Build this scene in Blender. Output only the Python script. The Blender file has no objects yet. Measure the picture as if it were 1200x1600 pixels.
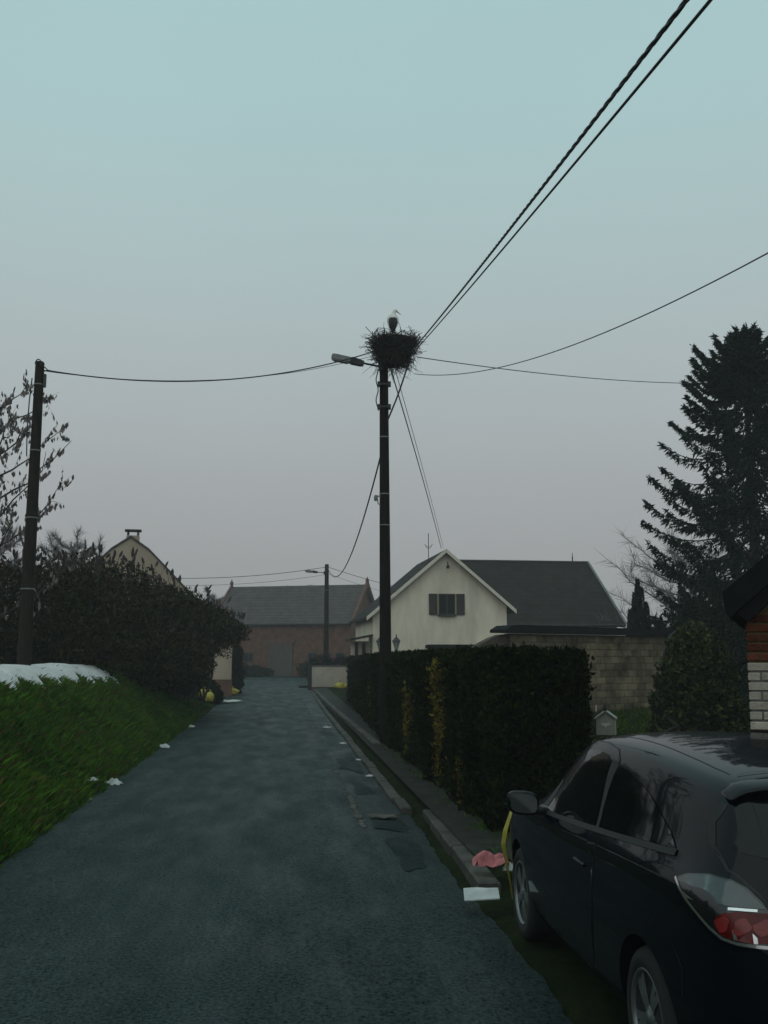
import bpy, bmesh, math, random
import numpy as np
from mathutils import Vector, Matrix
from mathutils.bvhtree import BVHTree

SC = bpy.context.scene
COL = SC.collection
random.seed(7)
rng = np.random.default_rng(7)
PI = math.pi
Rd = math.radians

# ------------------------------------------------------------------ camera
CAM_H = 1.95
cam_data = bpy.data.cameras.new('camera')
cam = bpy.data.objects.new('camera', cam_data)
COL.objects.link(cam)
cam.location = (0, 0, CAM_H)
cam.rotation_euler = (Rd(90) + math.atan(228 / 1600.0), 0, 0)
cam_data.sensor_fit = 'VERTICAL'
cam_data.sensor_height = 24.0
cam_data.lens = 24.0
cam_data.clip_start = 0.05
cam_data.clip_end = 3000
SC.camera = cam

# ------------------------------------------------------------------ sky, sun, exposure
SUN_EL, SUN_AZ = Rd(48), Rd(200)
world = bpy.data.worlds.new('World')
SC.world = world
world.use_nodes = True
nt = world.node_tree
nt.nodes.clear()
w_out = nt.nodes.new('ShaderNodeOutputWorld')
w_bg = nt.nodes.new('ShaderNodeBackground')
w_bg.inputs['Strength'].default_value = 0.1
w_sky = nt.nodes.new('ShaderNodeTexSky')
w_sky.sky_type = 'NISHITA'
w_sky.sun_disc = False
w_sky.sun_elevation = SUN_EL
w_sky.sun_rotation = SUN_AZ
w_tc = nt.nodes.new('ShaderNodeTexCoord')
w_sep = nt.nodes.new('ShaderNodeSeparateXYZ')
w_ramp = nt.nodes.new('ShaderNodeValToRGB')
w_ramp.color_ramp.interpolation = 'B_SPLINE'
SKY = [(0.0, (.302, .299, .308)), (.10, (.345, .348, .354)), (.20, (.405, .430, .434)),
       (.34, (.432, .520, .525)), (.50, (.405, .592, .600)), (1.0, (.385, .600, .604))]
els = w_ramp.color_ramp.elements
while len(els) < len(SKY):
    els.new(0.5)
for e, (p, c) in zip(els, SKY):
    e.position = p
    e.color = (*c, 1)
w_mul = nt.nodes.new('ShaderNodeVectorMath')
w_mul.operation = 'SCALE'
w_mul.inputs['Scale'].default_value = 10.0
w_mix = nt.nodes.new('ShaderNodeMix')
w_mix.data_type = 'RGBA'
w_mix.inputs['Factor'].default_value = 0.04
nt.links.new(w_tc.outputs['Generated'], w_sep.inputs[0])
nt.links.new(w_sep.outputs['Z'], w_ramp.inputs['Fac'])
w_nz = nt.nodes.new('ShaderNodeTexNoise')
w_nz.inputs['Scale'].default_value = 2.2
w_nz.inputs['Detail'].default_value = 5
w_mr = nt.nodes.new('ShaderNodeMapRange')
w_mr.inputs['To Min'].default_value = .94 * 10
w_mr.inputs['To Max'].default_value = 1.06 * 10
nt.links.new(w_tc.outputs['Generated'], w_nz.inputs['Vector'])
nt.links.new(w_nz.outputs['Fac'], w_mr.inputs['Value'])
nt.links.new(w_mr.outputs[0], w_mul.inputs['Scale'])
nt.links.new(w_ramp.outputs['Color'], w_mul.inputs[0])
nt.links.new(w_mul.outputs[0], w_mix.inputs['A'])
nt.links.new(w_sky.outputs['Color'], w_mix.inputs['B'])
nt.links.new(w_mix.outputs['Result'], w_bg.inputs['Color'])
nt.links.new(w_bg.outputs[0], w_out.inputs['Surface'])

sun_d = bpy.data.lights.new('sun', 'SUN')
sun_d.energy = 0.5
sun_d.angle = Rd(80)
sun_d.color = (1.0, .97, .92)
sun = bpy.data.objects.new('sun', sun_d)
COL.objects.link(sun)
sun.rotation_euler = (Rd(90) - SUN_EL, 0, Rd(180) - SUN_AZ)

SC.view_settings.view_transform = 'Standard'
SC.view_settings.look = 'None'
SC.view_settings.gamma = 1
SC.view_settings.exposure = 0.0
SC.view_settings.use_curve_mapping = False
SC.render.engine = 'CYCLES'
SC.cycles.max_bounces = 6
SC.cycles.diffuse_bounces = 2
SC.cycles.glossy_bounces = 3
SC.cycles.transmission_bounces = 4
SC.cycles.volume_bounces = 2
SC.cycles.use_denoising = True

# ------------------------------------------------------------------ frames of reference
U2 = np.array([-.0975, .99524])       # along the road
N2 = np.array([.99524, .0975])        # to the right of it


def gz(s):
    """height of the road surface at a distance along the road"""
    return 0.0085 * np.maximum(0, np.asarray(s, float) - 38)


def W(s, t, z=0.0):
    p = s * U2 + t * N2
    return Vector((p[0], p[1], float(gz(s)) + z))


def smooth(a, b, x):
    k = np.clip((np.asarray(x, float) - a) / (b - a), 0, 1)
    return k * k * (3 - 2 * k)


def bump2(x, y):
    return (np.sin(x * 1.7 + 1.3 * np.sin(y * .9)) * np.cos(y * 1.3 + .7 * np.sin(x * 1.1))
            + .5 * np.sin(x * 4.1 + y * 2.3) * np.cos(y * 3.7 - x * 1.9))


def terrain(s, t):
    """height of the ground at road coordinates, arrays welcome"""
    s = np.asarray(s, float); t = np.asarray(t, float)
    z = gz(s) - .14 + .105 * smooth(-2.60, -2.75, t) + .105 * smooth(1.60, 1.74, t)
    near = smooth(8.8, 9.8, s)
    z = z + .10 * smooth(1.85, 2.2, t) * near - .010 * (1 - near) * smooth(1.6, 1.8, t)
    z = z + .35 * smooth(4.5, 12, t) * smooth(10, 25, s)
    amp = 1.62 * (1 - smooth(33, 47, s)) + .15
    rise = smooth(-2.62, -2.95, t) * .14 + .86 * smooth(-2.75, -5.0, t)
    z = z + amp * rise
    z = z + .05 * bump2(s * .9, t * 1.4) * smooth(-2.7, -3.3, t)
    return z


# ------------------------------------------------------------------ materials
def mat(name, color, rough=.85, var=.25, scale=6.0, bump=0.0, bump_scale=40.0, metallic=0.0, spec=.5,
        color2=None, coat=0.0, detail=6.0, stretch=(1, 1, 1), island=0.0, transmission=0.0, sss=0.0,
        rough_var=0.0, coords='Object', objrand=0.0, rows=0.0):
    m = bpy.data.materials.new(name)
    m.use_nodes = True
    n = m.node_tree
    b = n.nodes['Principled BSDF']
    L = n.links.new
    tc = n.nodes.new('ShaderNodeTexCoord')
    mp = n.nodes.new('ShaderNodeMapping')
    mp.inputs['Scale'].default_value = stretch
    L(tc.outputs[coords], mp.inputs[0])
    nz = n.nodes.new('ShaderNodeTexNoise')
    nz.inputs['Scale'].default_value = scale
    nz.inputs['Detail'].default_value = detail
    nz.inputs['Roughness'].default_value = .65
    L(mp.outputs[0], nz.inputs['Vector'])
    rp = n.nodes.new('ShaderNodeValToRGB')
    c = np.array(color)
    lo = c * (1 - var)
    hi = np.array(color2) if color2 is not None else c * (1 + var)
    rp.color_ramp.elements[0].position = .32
    rp.color_ramp.elements[1].position = .68
    rp.color_ramp.elements[0].color = (*lo, 1)
    rp.color_ramp.elements[1].color = (*hi, 1)
    L(nz.outputs['Fac'], rp.inputs['Fac'])
    out = rp.outputs['Color']
    if island:
        gi = n.nodes.new('ShaderNodeNewGeometry')
        mr = n.nodes.new('ShaderNodeMapRange')
        mr.inputs['To Min'].default_value = 1 - island
        mr.inputs['To Max'].default_value = 1 + island
        L(gi.outputs['Random Per Island'], mr.inputs['Value'])
        vm = n.nodes.new('ShaderNodeVectorMath')
        vm.operation = 'SCALE'
        L(out, vm.inputs[0])
        L(mr.outputs[0], vm.inputs['Scale'])
        out = vm.outputs[0]
    if objrand:
        oi = n.nodes.new('ShaderNodeObjectInfo')
        mo = n.nodes.new('ShaderNodeMapRange')
        mo.inputs['To Min'].default_value = 1 - objrand
        mo.inputs['To Max'].default_value = 1 + objrand
        L(oi.outputs['Random'], mo.inputs['Value'])
        vo = n.nodes.new('ShaderNodeVectorMath')
        vo.operation = 'SCALE'
        L(out, vo.inputs[0])
        L(mo.outputs[0], vo.inputs['Scale'])
        out = vo.outputs[0]
    if rows:
        wv = n.nodes.new('ShaderNodeTexWave')
        wv.wave_type = 'BANDS'
        wv.bands_direction = 'Z'
        wv.wave_profile = 'SAW'
        wv.inputs['Scale'].default_value = rows
        wv.inputs['Distortion'].default_value = .6
        wv.inputs['Detail'].default_value = 3
        L(tc.outputs['Object'], wv.inputs['Vector'])
        mw = n.nodes.new('ShaderNodeMapRange')
        mw.inputs['To Min'].default_value = .72
        mw.inputs['To Max'].default_value = 1.15
        L(wv.outputs['Fac'], mw.inputs['Value'])
        vw = n.nodes.new('ShaderNodeVectorMath')
        vw.operation = 'SCALE'
        L(out, vw.inputs[0])
        L(mw.outputs[0], vw.inputs['Scale'])
        out = vw.outputs[0]
    L(out, b.inputs['Base Color'])
    b.inputs['Roughness'].default_value = rough
    if rough_var:
        mr2 = n.nodes.new('ShaderNodeMapRange')
        mr2.inputs['From Min'].default_value = .35
        mr2.inputs['From Max'].default_value = .65
        mr2.inputs['To Min'].default_value = max(.03, rough - rough_var)
        mr2.inputs['To Max'].default_value = min(1, rough + rough_var)
        L(nz.outputs['Fac'], mr2.inputs['Value'])
        L(mr2.outputs[0], b.inputs['Roughness'])
    b.inputs['Metallic'].default_value = metallic
    b.inputs['Specular IOR Level'].default_value = spec
    b.inputs['Coat Weight'].default_value = coat
    b.inputs['Coat Roughness'].default_value = .04
    b.inputs['Transmission Weight'].default_value = transmission
    if bump:
        n2 = n.nodes.new('ShaderNodeTexNoise')
        n2.inputs['Scale'].default_value = bump_scale
        n2.inputs['Detail'].default_value = 5
        L(mp.outputs[0], n2.inputs['Vector'])
        bp = n.nodes.new('ShaderNodeBump')
        bp.inputs['Strength'].default_value = bump
        bp.inputs['Distance'].default_value = .02
        L(n2.outputs['Fac'], bp.inputs['Height'])
        L(bp.outputs[0], b.inputs['Normal'])
    return m


def asphalt_material(name, base, wet=.35, light=(.085, .085, .085), spec=.22):
    """worn asphalt: fine stone grain, broad worn and patched areas, streaks along the road, damp gloss"""
    m = bpy.data.materials.new(name)
    m.use_nodes = True
    n = m.node_tree
    b = n.nodes['Principled BSDF']
    L = n.links.new
    tc = n.nodes.new('ShaderNodeTexCoord')

    def noise(scale, stretch=(1, 1, 1), detail=6):
        m0 = n.nodes.new('ShaderNodeMapping')
        m0.inputs['Rotation'].default_value = (0, 0, Rd(-5.6))
        L(tc.outputs['Object'], m0.inputs[0])
        mp = n.nodes.new('ShaderNodeMapping')
        mp.inputs['Scale'].default_value = stretch
        L(m0.outputs[0], mp.inputs[0])
        z = n.nodes.new('ShaderNodeTexNoise')
        z.inputs['Scale'].default_value = scale
        z.inputs['Detail'].default_value = detail
        z.inputs['Roughness'].default_value = .6
        L(mp.outputs[0], z.inputs['Vector'])
        return z.outputs['Fac']

    def ramp(f, p0, p1, c0, c1):
        r = n.nodes.new('ShaderNodeValToRGB')
        r.color_ramp.elements[0].position = p0
        r.color_ramp.elements[1].position = p1
        r.color_ramp.elements[0].color = (*c0, 1)
        r.color_ramp.elements[1].color = (*c1, 1)
        L(f, r.inputs['Fac'])
        return r.outputs['Color']

    def mix(a, bb, f, mode='MIX'):
        x = n.nodes.new('ShaderNodeMix')
        x.data_type = 'RGBA'
        x.blend_type = mode
        L(a, x.inputs['A'])
        L(bb, x.inputs['B'])
        if isinstance(f, float):
            x.inputs['Factor'].default_value = f
        else:
            L(f, x.inputs['Factor'])
        return x.outputs['Result']

    base = np.array(base)
    broad = noise(.8, (2.0, .06, 1), 6)
    blotch = noise(3.1, (1, .55, 1), 9)
    grain = noise(120, detail=4)
    speck = noise(38, (1, .8, 1), 6)
    c = ramp(broad, .38, .62, base * .80, base * 1.30)
    c = mix(c, ramp(speck, .36, .64, (.45, .45, .45), (1.7, 1.7, 1.7)), .9, 'MULTIPLY')
    c = mix(c, ramp(blotch, .55, .75, base * .9, np.array(light)), ramp(blotch, .57, .70, (0, 0, 0), (.6, .6, .6)))
    c = mix(c, ramp(grain, .32, .68, (.35, .35, .35), (1.9, 1.9, 1.9)), .9, 'MULTIPLY')
    L(c, b.inputs['Base Color'])
    rr = n.nodes.new('ShaderNodeMapRange')
    rr.inputs['From Min'].default_value = .35
    rr.inputs['From Max'].default_value = .65
    rr.inputs['To Min'].default_value = wet
    rr.inputs['To Max'].default_value = wet + .22
    L(noise(1.3, (1.6, .45, 1), 8), rr.inputs['Value'])
    L(rr.outputs[0], b.inputs['Roughness'])
    gm = n.nodes.new('ShaderNodeMath')
    gm.operation = 'MULTIPLY'
    L(grain, gm.inputs[0])
    L(speck, gm.inputs[1])
    sr = n.nodes.new('ShaderNodeMapRange')
    sr.inputs['From Min'].default_value = .14
    sr.inputs['From Max'].default_value = .36
    sr.inputs['To Min'].default_value = 0.0
    sr.inputs['To Max'].default_value = spec * 2.2
    L(gm.outputs[0], sr.inputs['Value'])
    L(sr.outputs[0], b.inputs['Specular IOR Level'])
    bp = n.nodes.new('ShaderNodeBump')
    bp.inputs['Strength'].default_value = .7
    bp.inputs['Distance'].default_value = .008
    L(grain, bp.inputs['Height'])
    bp2 = n.nodes.new('ShaderNodeBump')
    bp2.inputs['Strength'].default_value = .30
    bp2.inputs['Distance'].default_value = .012
    L(blotch, bp2.inputs['Height'])
    L(bp.outputs[0], bp2.inputs['Normal'])
    L(bp2.outputs[0], b.inputs['Normal'])
    return m


M = {}
M['asphalt'] = asphalt_material('asphalt', (.0070, .0158, .0152), .48, (.052, .058, .055), .14)
M['gutter'] = asphalt_material('gutter_asphalt', (.0070, .0155, .0150), .44, (.090, .090, .082), .16)
M['patch'] = asphalt_material('patch_asphalt', (.0048, .0112, .0110), .50, (.030, .036, .036), .12)
M['soil'] = mat('soil', (.008, .012, .004), .95, .4, 2.5, .6, 14, color2=(.016, .024, .007), spec=.05)
M['grass'] = mat('grass_blades', (.034, .118, .009), .9, .4, .9, island=.4, color2=(.075, .150, .013), spec=.04)
M['drygrass'] = mat('dry_grass', (.085, .058, .018), .9, .3, 2, island=.5, spec=.05)
M['yard_grass'] = mat('yard_grass_blades', (.022, .060, .005), .9, .4, 1.5, island=.5, color2=(.055, .075, .010), spec=.04)
M['snow'] = mat('snow', (.56, .54, .53), .8, .14, 5, .15, 30)
M['kerb'] = mat('kerb_concrete', (.062, .058, .050), .7, .45, 6, .5, 60, objrand=.25, spec=.2)
M['pave'] = mat('pavement_dirt', (.020, .020, .016), .8, .5, 3.0, .6, 40, color2=(.040, .038, .030), spec=.15)
M['yard'] = mat('yard_gravel', (.05, .052, .048), .9, .4, 3, .6, 60)
M['pole'] = mat('tarred_wood', (.011, .008, .007), .85, .4, 9, .6, 30, stretch=(4, 4, .4), spec=.1)
M['pole_old'] = mat('weathered_wood', (.022, .018, .014), .9, .35, 9, .6, 30, stretch=(4, 4, .4), spec=.1)
M['steel'] = mat('galvanised_steel', (.20, .21, .21), .5, .2, 12, metallic=.5)
M['lamp'] = mat('lamp_grey', (.16, .17, .16), .5, .2, 8)
M['lens'] = mat('lamp_lens', (.20, .21, .20), .25, .1, 8)
M['black'] = mat('black_iron', (.008, .008, .010), .5, .2, 10)
M['cable'] = mat('cable', (.012, .012, .014), .6, .1, 10)
M['twig'] = mat('twig', (.030, .022, .018), .9, .35, 14, island=.5)
M['bark'] = mat('bark', (.034, .028, .024), .95, .35, 8, .7, 25)
M['shrub'] = mat('shrub_leaf', (.014, .032, .010), .95, .45, 2.0, island=.75, color2=(.048, .030, .014), spec=.04)
M['spike'] = mat('seed_head', (.042, .026, .022), .9, .3, 9, island=.4)
M['hedge'] = mat('hedge_leaf', (.0040, .0105, .0022), .95, .5, 1.2, island=.85, color2=(.016, .024, .005), spec=.03)
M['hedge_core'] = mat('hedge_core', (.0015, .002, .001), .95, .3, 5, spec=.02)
M['hedge_dead'] = mat('dead_hedge_leaf', (.165, .092, .014), .85, .45, 3, island=.6, color2=(.120, .110, .014), spec=.1)
M['spruce'] = mat('spruce_needles', (.0050, .0190, .0110), .95, .35, 1.5, island=.6, spec=.04)
M['cypress'] = mat('cypress_leaf', (.005, .013, .005), .95, .35, 2, island=.6, spec=.04)
M['ivy'] = mat('ivy_leaf', (.006, .024, .004), .7, .5, 3.5, island=.8, color2=(.050, .055, .012), spec=.15)
M['dryleaf'] = mat('dried_leaf', (.150, .125, .115), .9, .3, 5, island=.5)
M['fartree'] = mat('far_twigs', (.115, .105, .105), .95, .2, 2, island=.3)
M['render_white'] = mat('white_render', (.66, .575, .455), .9, .20, .9, .25, 30, spec=.2, stretch=(1, 1, .3))
M['render_cream'] = mat('cream_render', (.36, .285, .215), .9, .16, .8, .25, 30, spec=.2)
M['render_grey'] = mat('grey_white_render', (.43, .37, .315), .9, .2, 1.2, .25, 30, spec=.2)
M['trim_white'] = mat('white_paint', (.62, .55, .46), .6, .1, 4)
M['roof_dark'] = mat('dark_slate', (.023, .020, .017), .9, .4, 1.6, .5, 14, spec=.12, rows=1.1)
M['roof_tile'] = mat('grey_tile', (.074, .062, .062), .9, .3, 2.0, .6, 10, spec=.12, rows=1.1)
M['wood_dark'] = mat('brown_wood', (.030, .020, .018), .7, .3, 6, stretch=(1, 1, .3))
M['wood_pale'] = mat('pale_wood', (.30, .26, .13), .7, .2, 6)
M['window'] = mat('window_glass', (.010, .011, .014), .12, .2, 3, spec=.22)
M['barn_brick'] = mat('barn_brick', (.120, .060, .040), .92, .35, 2.2, .4, 30, spec=.1)
M['barn_door'] = mat('barn_door', (.075, .058, .050), .85, .25, 5, stretch=(4, 4, .4))
M['far_brick'] = mat('far_brick', (.13, .072, .055), .92, .3, 2, spec=.1)
M['block'] = mat('concrete_block', (.105, .082, .045), .95, .7, 1.3, .8, 25, color2=(.22, .175, .115), spec=.08, objrand=.30)
M['mortar'] = mat('mortar', (.075, .058, .034), .95, .3, 5, .4, 40, spec=.1)
M['bitumen'] = mat('bitumen', (.007, .008, .009), .85, .3, 6, spec=.1)
M['red_brick'] = mat('red_brick', (.100, .032, .018), .92, .4, 9, .6, 50, objrand=.35, spec=.1)
M['brick_mortar'] = mat('brick_mortar', (.150, .100, .045), .95, .25, 10, .4, 60)
M['white_brick'] = mat('white_painted_brick', (.33, .29, .24), .85, .3, 6, .6, 40, objrand=.12, spec=.2)
M['white_joint'] = mat('painted_joint', (.15, .15, .14), .9, .2, 10)
M['plinth'] = mat('tarred_plinth', (.006, .006, .006), .85, .3, 6, spec=.1)
M['mail'] = mat('mailbox_enamel', (.26, .26, .23), .5, .12, 8)
M['mail_mark'] = mat('mailbox_mark', (.52, .50, .46), .5, .1, 8)
M['mail_side'] = mat('mailbox_side', (.42, .40, .26), .5, .1, 8)
M['bag_yellow'] = mat('yellow_plastic', (.42, .34, .03), .45, .2, 6, .4, 25)
M['bag_white'] = mat('white_plastic', (.50, .50, .48), .5, .15, 8, .4, 25)
M['paper_white'] = mat('white_paper', (.46, .47, .46), .8, .2, 9)
M['paper_pink'] = mat('pink_paper', (.42, .13, .14), .75, .25, 14)
M['card'] = mat('brown_card', (.12, .09, .06), .9, .2, 9)
M['yellow_strip'] = mat('yellow_strip', (.34, .28, .04), .6, .25, 12)
M['feather_white'] = mat('white_feathers', (.68, .64, .58), .9, .12, 12)
M['feather_black'] = mat('black_feathers', (.012, .012, .018), .7, .2, 12)
M['bill_red'] = mat('red_bill', (.30, .16, .14), .6, .1, 9)
M['paint'] = mat('car_paint', (.0012, .0024, .0050), .5, .05, 3, metallic=.0, coat=.55, spec=.02)
M['paint'].node_tree.nodes['Principled BSDF'].inputs['Coat IOR'].default_value = 1.42
M['lamp_reflector'] = mat('red_reflector', (.17, .006, .005), .3, .5, 26)
M['carglass'] = mat('car_glass', (.001, .0025, .0025), .04, .05, 3, spec=.25)
M['rubber'] = mat('rubber', (.006, .006, .007), .85, .2, 10)
M['seal'] = mat('black_seal', (.003, .003, .004), .6, .1, 10)
M['alloy'] = mat('alloy', (.17, .18, .18), .4, .15, 6, metallic=.7)
M['chrome'] = mat('chrome', (.62, .63, .62), .15, .05, 6, metallic=.9)
M['lamp_red'] = mat('red_lamp', (.085, .004, .004), .25, .3, 14, coat=.15, spec=.2)
M['lamp_smoke'] = mat('smoked_lamp', (.020, .030, .032), .10, .2, 9, coat=.8)
M['lamp_dark'] = mat('dark_lamp', (.008, .008, .010), .15, .2, 9, coat=.5)
M['mirror'] = mat('mirror_glass', (.30, .34, .34), .05, .05, 5, metallic=.9)
M['brown_wall'] = mat('brown_garden_wall', (.060, .042, .030), .9, .3, 4, .4, 30)
M['pipe_grey'] = mat('grey_pipe', (.022, .028, .028), .6, .2, 7, spec=.2)

# ------------------------------------------------------------------ object helpers
ORG = {}


def tag(o, label=None, cat=None, group=None, kind=None):
    if label: o['label'] = label
    if cat: o['category'] = cat
    if group: o['group'] = group
    if kind: o['kind'] = kind
    return o


def empty(name, loc, label=None, cat=None, group=None, rot=None):
    o = bpy.data.objects.new(name, None)
    o.empty_display_size = .2
    COL.objects.link(o)
    o.location = loc
    if rot is not None:
        o.rotation_euler = (0, 0, rot)
        ORG[o.name] = Vector((0, 0, 0))
    else:
        ORG[o.name] = Vector(loc)
    return tag(o, label, cat, group)


def mesh_from(name, verts, faces, mats, parent=None, smooth=False, midx=None, origin=None):
    me = bpy.data.meshes.new(name)
    V = np.asarray(verts, dtype=np.float64).reshape(-1, 3)
    o = bpy.data.objects.new(name, me)
    if parent is not None:
        org = np.array(ORG[parent.name])
    elif origin is not None:
        org = np.array(origin)
    else:
        org = np.array([(V[:, 0].min() + V[:, 0].max()) / 2, (V[:, 1].min() + V[:, 1].max()) / 2, V[:, 2].min()])
    V = V - org
    if isinstance(faces, np.ndarray):
        k = faces.shape[1]
        me.vertices.add(len(V))
        me.vertices.foreach_set('co', V.ravel())
        me.loops.add(faces.size)
        me.loops.foreach_set('vertex_index', faces.ravel().astype(np.int32))
        me.polygons.add(len(faces))
        me.polygons.foreach_set('loop_start', (np.arange(len(faces)) * k).astype(np.int32))
        me.update(calc_edges=True)
    else:
        me.from_pydata([tuple(v) for v in V], [], faces)
        me.update()
    if not isinstance(mats, (list, tuple)):
        mats = [mats]
    for m in mats:
        me.materials.append(M[m] if isinstance(m, str) else m)
    if midx is not None:
        me.polygons.foreach_set('material_index', np.asarray(midx, dtype=np.int32))
    if smooth:
        me.polygons.foreach_set('use_smooth', np.ones(len(me.polygons), dtype=bool))
    COL.objects.link(o)
    if parent is not None:
        o.parent = parent
        ORG[o.name] = Vector(org)
    else:
        o.location = org
        ORG[o.name] = Vector(org)
    return o


class MB:
    """collects shapes; build() links them as one mesh object"""

    def __init__(self):
        self.v = []
        self.f = []

    def add(self, verts, faces):
        k = len(self.v)
        self.v += [tuple(p) for p in verts]
        self.f += [[i + k for i in f] for f in faces]
        return self

    def box(self, c, size, rz=0.0, R=None, bevel=0.0):
        hx, hy, hz = size[0] / 2, size[1] / 2, size[2] / 2
        if bevel > 0:
            b = min(bevel, hx * .9, hy * .9, hz * .9)
            ring = lambda z, i: [(-hx + i, -hy + i, z), (hx - i, -hy + i, z), (hx - i, hy - i, z), (-hx + i, hy - i, z)]
            P = ring(-hz, b) + ring(-hz + b, 0) + ring(hz - b, 0) + ring(hz, b)
            F = [[3, 2, 1, 0], [12, 13, 14, 15]]
            for k in range(3):
                for j in range(4):
                    F.append([k * 4 + j, k * 4 + (j + 1) % 4, k * 4 + 4 + (j + 1) % 4, k * 4 + 4 + j])
        else:
            P = [(-hx, -hy, -hz), (hx, -hy, -hz), (hx, hy, -hz), (-hx, hy, -hz),
                 (-hx, -hy, hz), (hx, -hy, hz), (hx, hy, hz), (-hx, hy, hz)]
            F = [[3, 2, 1, 0], [4, 5, 6, 7], [0, 1, 5, 4], [1, 2, 6, 5], [2, 3, 7, 6], [3, 0, 4, 7]]
        if R is None:
            R = Matrix.Rotation(rz, 3, 'Z')
        c = Vector(c)
        return self.add([R @ Vector(p) + c for p in P], F)

    def tube(self, path, rad, n=8, cap=True):
        path = [Vector(p) for p in path]
        if not hasattr(rad, '__len__'):
            rad = [rad] * len(path)
        rings = []
        prev = None
        for i, p in enumerate(path):
            a = path[max(0, i - 1)]
            b = path[min(len(path) - 1, i + 1)]
            d = (b - a)
            if d.length < 1e-9:
                d = Vector((0, 0, 1))
            d.normalize()
            if prev is None:
                ref = Vector((0, 0, 1)) if abs(d.z) < .9 else Vector((1, 0, 0))
                x = d.cross(ref).normalized()
            else:
                x = (prev - d * prev.dot(d))
                x = x.normalized() if x.length > 1e-6 else d.orthogonal().normalized()
            prev = x
            y = d.cross(x)
            rings.append([p + (x * math.cos(2 * PI * j / n) + y * math.sin(2 * PI * j / n)) * rad[i] for j in range(n)])
        V = [q for r in rings for q in r]
        F = []
        for i in range(len(path) - 1):
            for j in range(n):
                F.append([i * n + j, i * n + (j + 1) % n, (i + 1) * n + (j + 1) % n, (i + 1) * n + j])
        if cap:
            F.append(list(range(n))[::-1])
            F.append([(len(path) - 1) * n + j for j in range(n)])
        return self.add(V, F)

    def lathe(self, c, prof, n=20, axis='Z', R=None):
        """prof: list of (radius, height) along the axis"""
        V = []
        for r, h in prof:
            for j in range(n):
                a = 2 * PI * j / n
                V.append(Vector((r * math.cos(a), r * math.sin(a), h)))
        if R is None:
            R = Matrix.Identity(3)
        V = [R @ v + Vector(c) for v in V]
        F = []
        for i in range(len(prof) - 1):
            for j in range(n):
                F.append([i * n + j, i * n + (j + 1) % n, (i + 1) * n + (j + 1) % n, (i + 1) * n + j])
        F.append(list(range(n))[::-1])
        F.append([(len(prof) - 1) * n + j for j in range(n)])
        return self.add(V, F)

    def prism(self, poly, fn, d0, d1):
        """poly: list of 2d points; fn(a, b, depth) -> point"""
        n = len(poly)
        V = [fn(a, b, d0) for a, b in poly] + [fn(a, b, d1) for a, b in poly]
        F = [list(range(n))[::-1], [n + i for i in range(n)]]
        for i in range(n):
            F.append([i, (i + 1) % n, n + (i + 1) % n, n + i])
        return self.add(V, F)

    def build(self, name, m, parent=None, smooth=False, origin=None):
        return mesh_from(name, self.v, self.f, m, parent, smooth, origin=origin)


def quads(c, axis, length, width, tip=.35):
    """leaf-shaped quads: centres, unit axes, lengths and widths -> verts, faces"""
    n = len(c)
    axis = axis / np.maximum(np.linalg.norm(axis, axis=1, keepdims=True), 1e-9)
    r = rng.normal(size=(n, 3))
    side = np.cross(axis, r)
    side /= np.maximum(np.linalg.norm(side, axis=1, keepdims=True), 1e-9)
    length = np.broadcast_to(np.asarray(length, float), (n,))[:, None]
    width = np.broadcast_to(np.asarray(width, float), (n,))[:, None]
    a = c - axis * length * .5
    b = c + axis * length * .5
    mid = c - axis * length * (.5 - tip)
    V = np.stack([a, mid + side * width * .5, b, mid - side * width * .5], 1).reshape(-1, 3)
    F = np.arange(4 * n).reshape(n, 4)
    return V, F


def unit_rand(n):
    v = rng.normal(size=(n, 3))
    return v / np.linalg.norm(v, axis=1, keepdims=True)


def blob(name, c, size, m, parent=None, seed=0, rough=.25, flat=.0, subdiv=3):
    """lumpy closed shape for bags and crumpled things"""
    bm = bmesh.new()
    bmesh.ops.create_icosphere(bm, subdivisions=subdiv, radius=1)
    r = np.random.default_rng(seed)
    ph = r.uniform(0, 6.28, 9)
    fr = r.uniform(1.5, 5.5, 9)
    V = []
    for v in bm.verts:
        p = v.co
        k = 1 + rough * (math.sin(p.x * fr[0] + ph[0]) * math.sin(p.y * fr[1] + ph[1]) + .6 * math.sin(p.z * fr[2] + p.x * fr[3] + ph[2])
                         + .4 * math.sin(p.y * fr[4] * 1.7 + p.z * fr[5] * 1.6 + ph[3]) + .3 * math.sin(p.x * fr[6] * 2.3 - p.y * fr[7] * 2 + ph[4]))
        q = p * k
        z = max(q.z, -.75 + flat)
        V.append((c[0] + q.x * size[0], c[1] + q.y * size[1], c[2] + (z + .75 - flat) * size[2]))
    F = [[v.index for v in f.verts] for f in bm.faces]
    bm.free()
    return mesh_from(name, V, F, m, parent, smooth=True)


# ------------------------------------------------------------------ ground, road, kerbs
def ticks(*segs):
    out = []
    for a, b, step in segs:
        out += list(np.arange(a, b - 1e-6, step))
    out.append(segs[-1][1])
    return np.array(out)


def sheet(name, S, T, zfun, m, kind='structure', smooth_shade=True):
    SS, TT = np.meshgrid(S, T, indexing='ij')
    X = SS * U2[0] + TT * N2[0]
    Y = SS * U2[1] + TT * N2[1]
    Z = zfun(SS, TT)
    V = np.stack([X, Y, Z], 2).reshape(-1, 3)
    a, b = len(S), len(T)
    I = np.arange(a * b).reshape(a, b)
    F = np.stack([I[:-1, :-1], I[:-1, 1:], I[1:, 1:], I[1:, :-1]], 2).reshape(-1, 4)
    o = mesh_from(name, V, F, m, smooth=smooth_shade, origin=(0, 0, 0))
    return tag(o, kind=kind)


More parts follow.
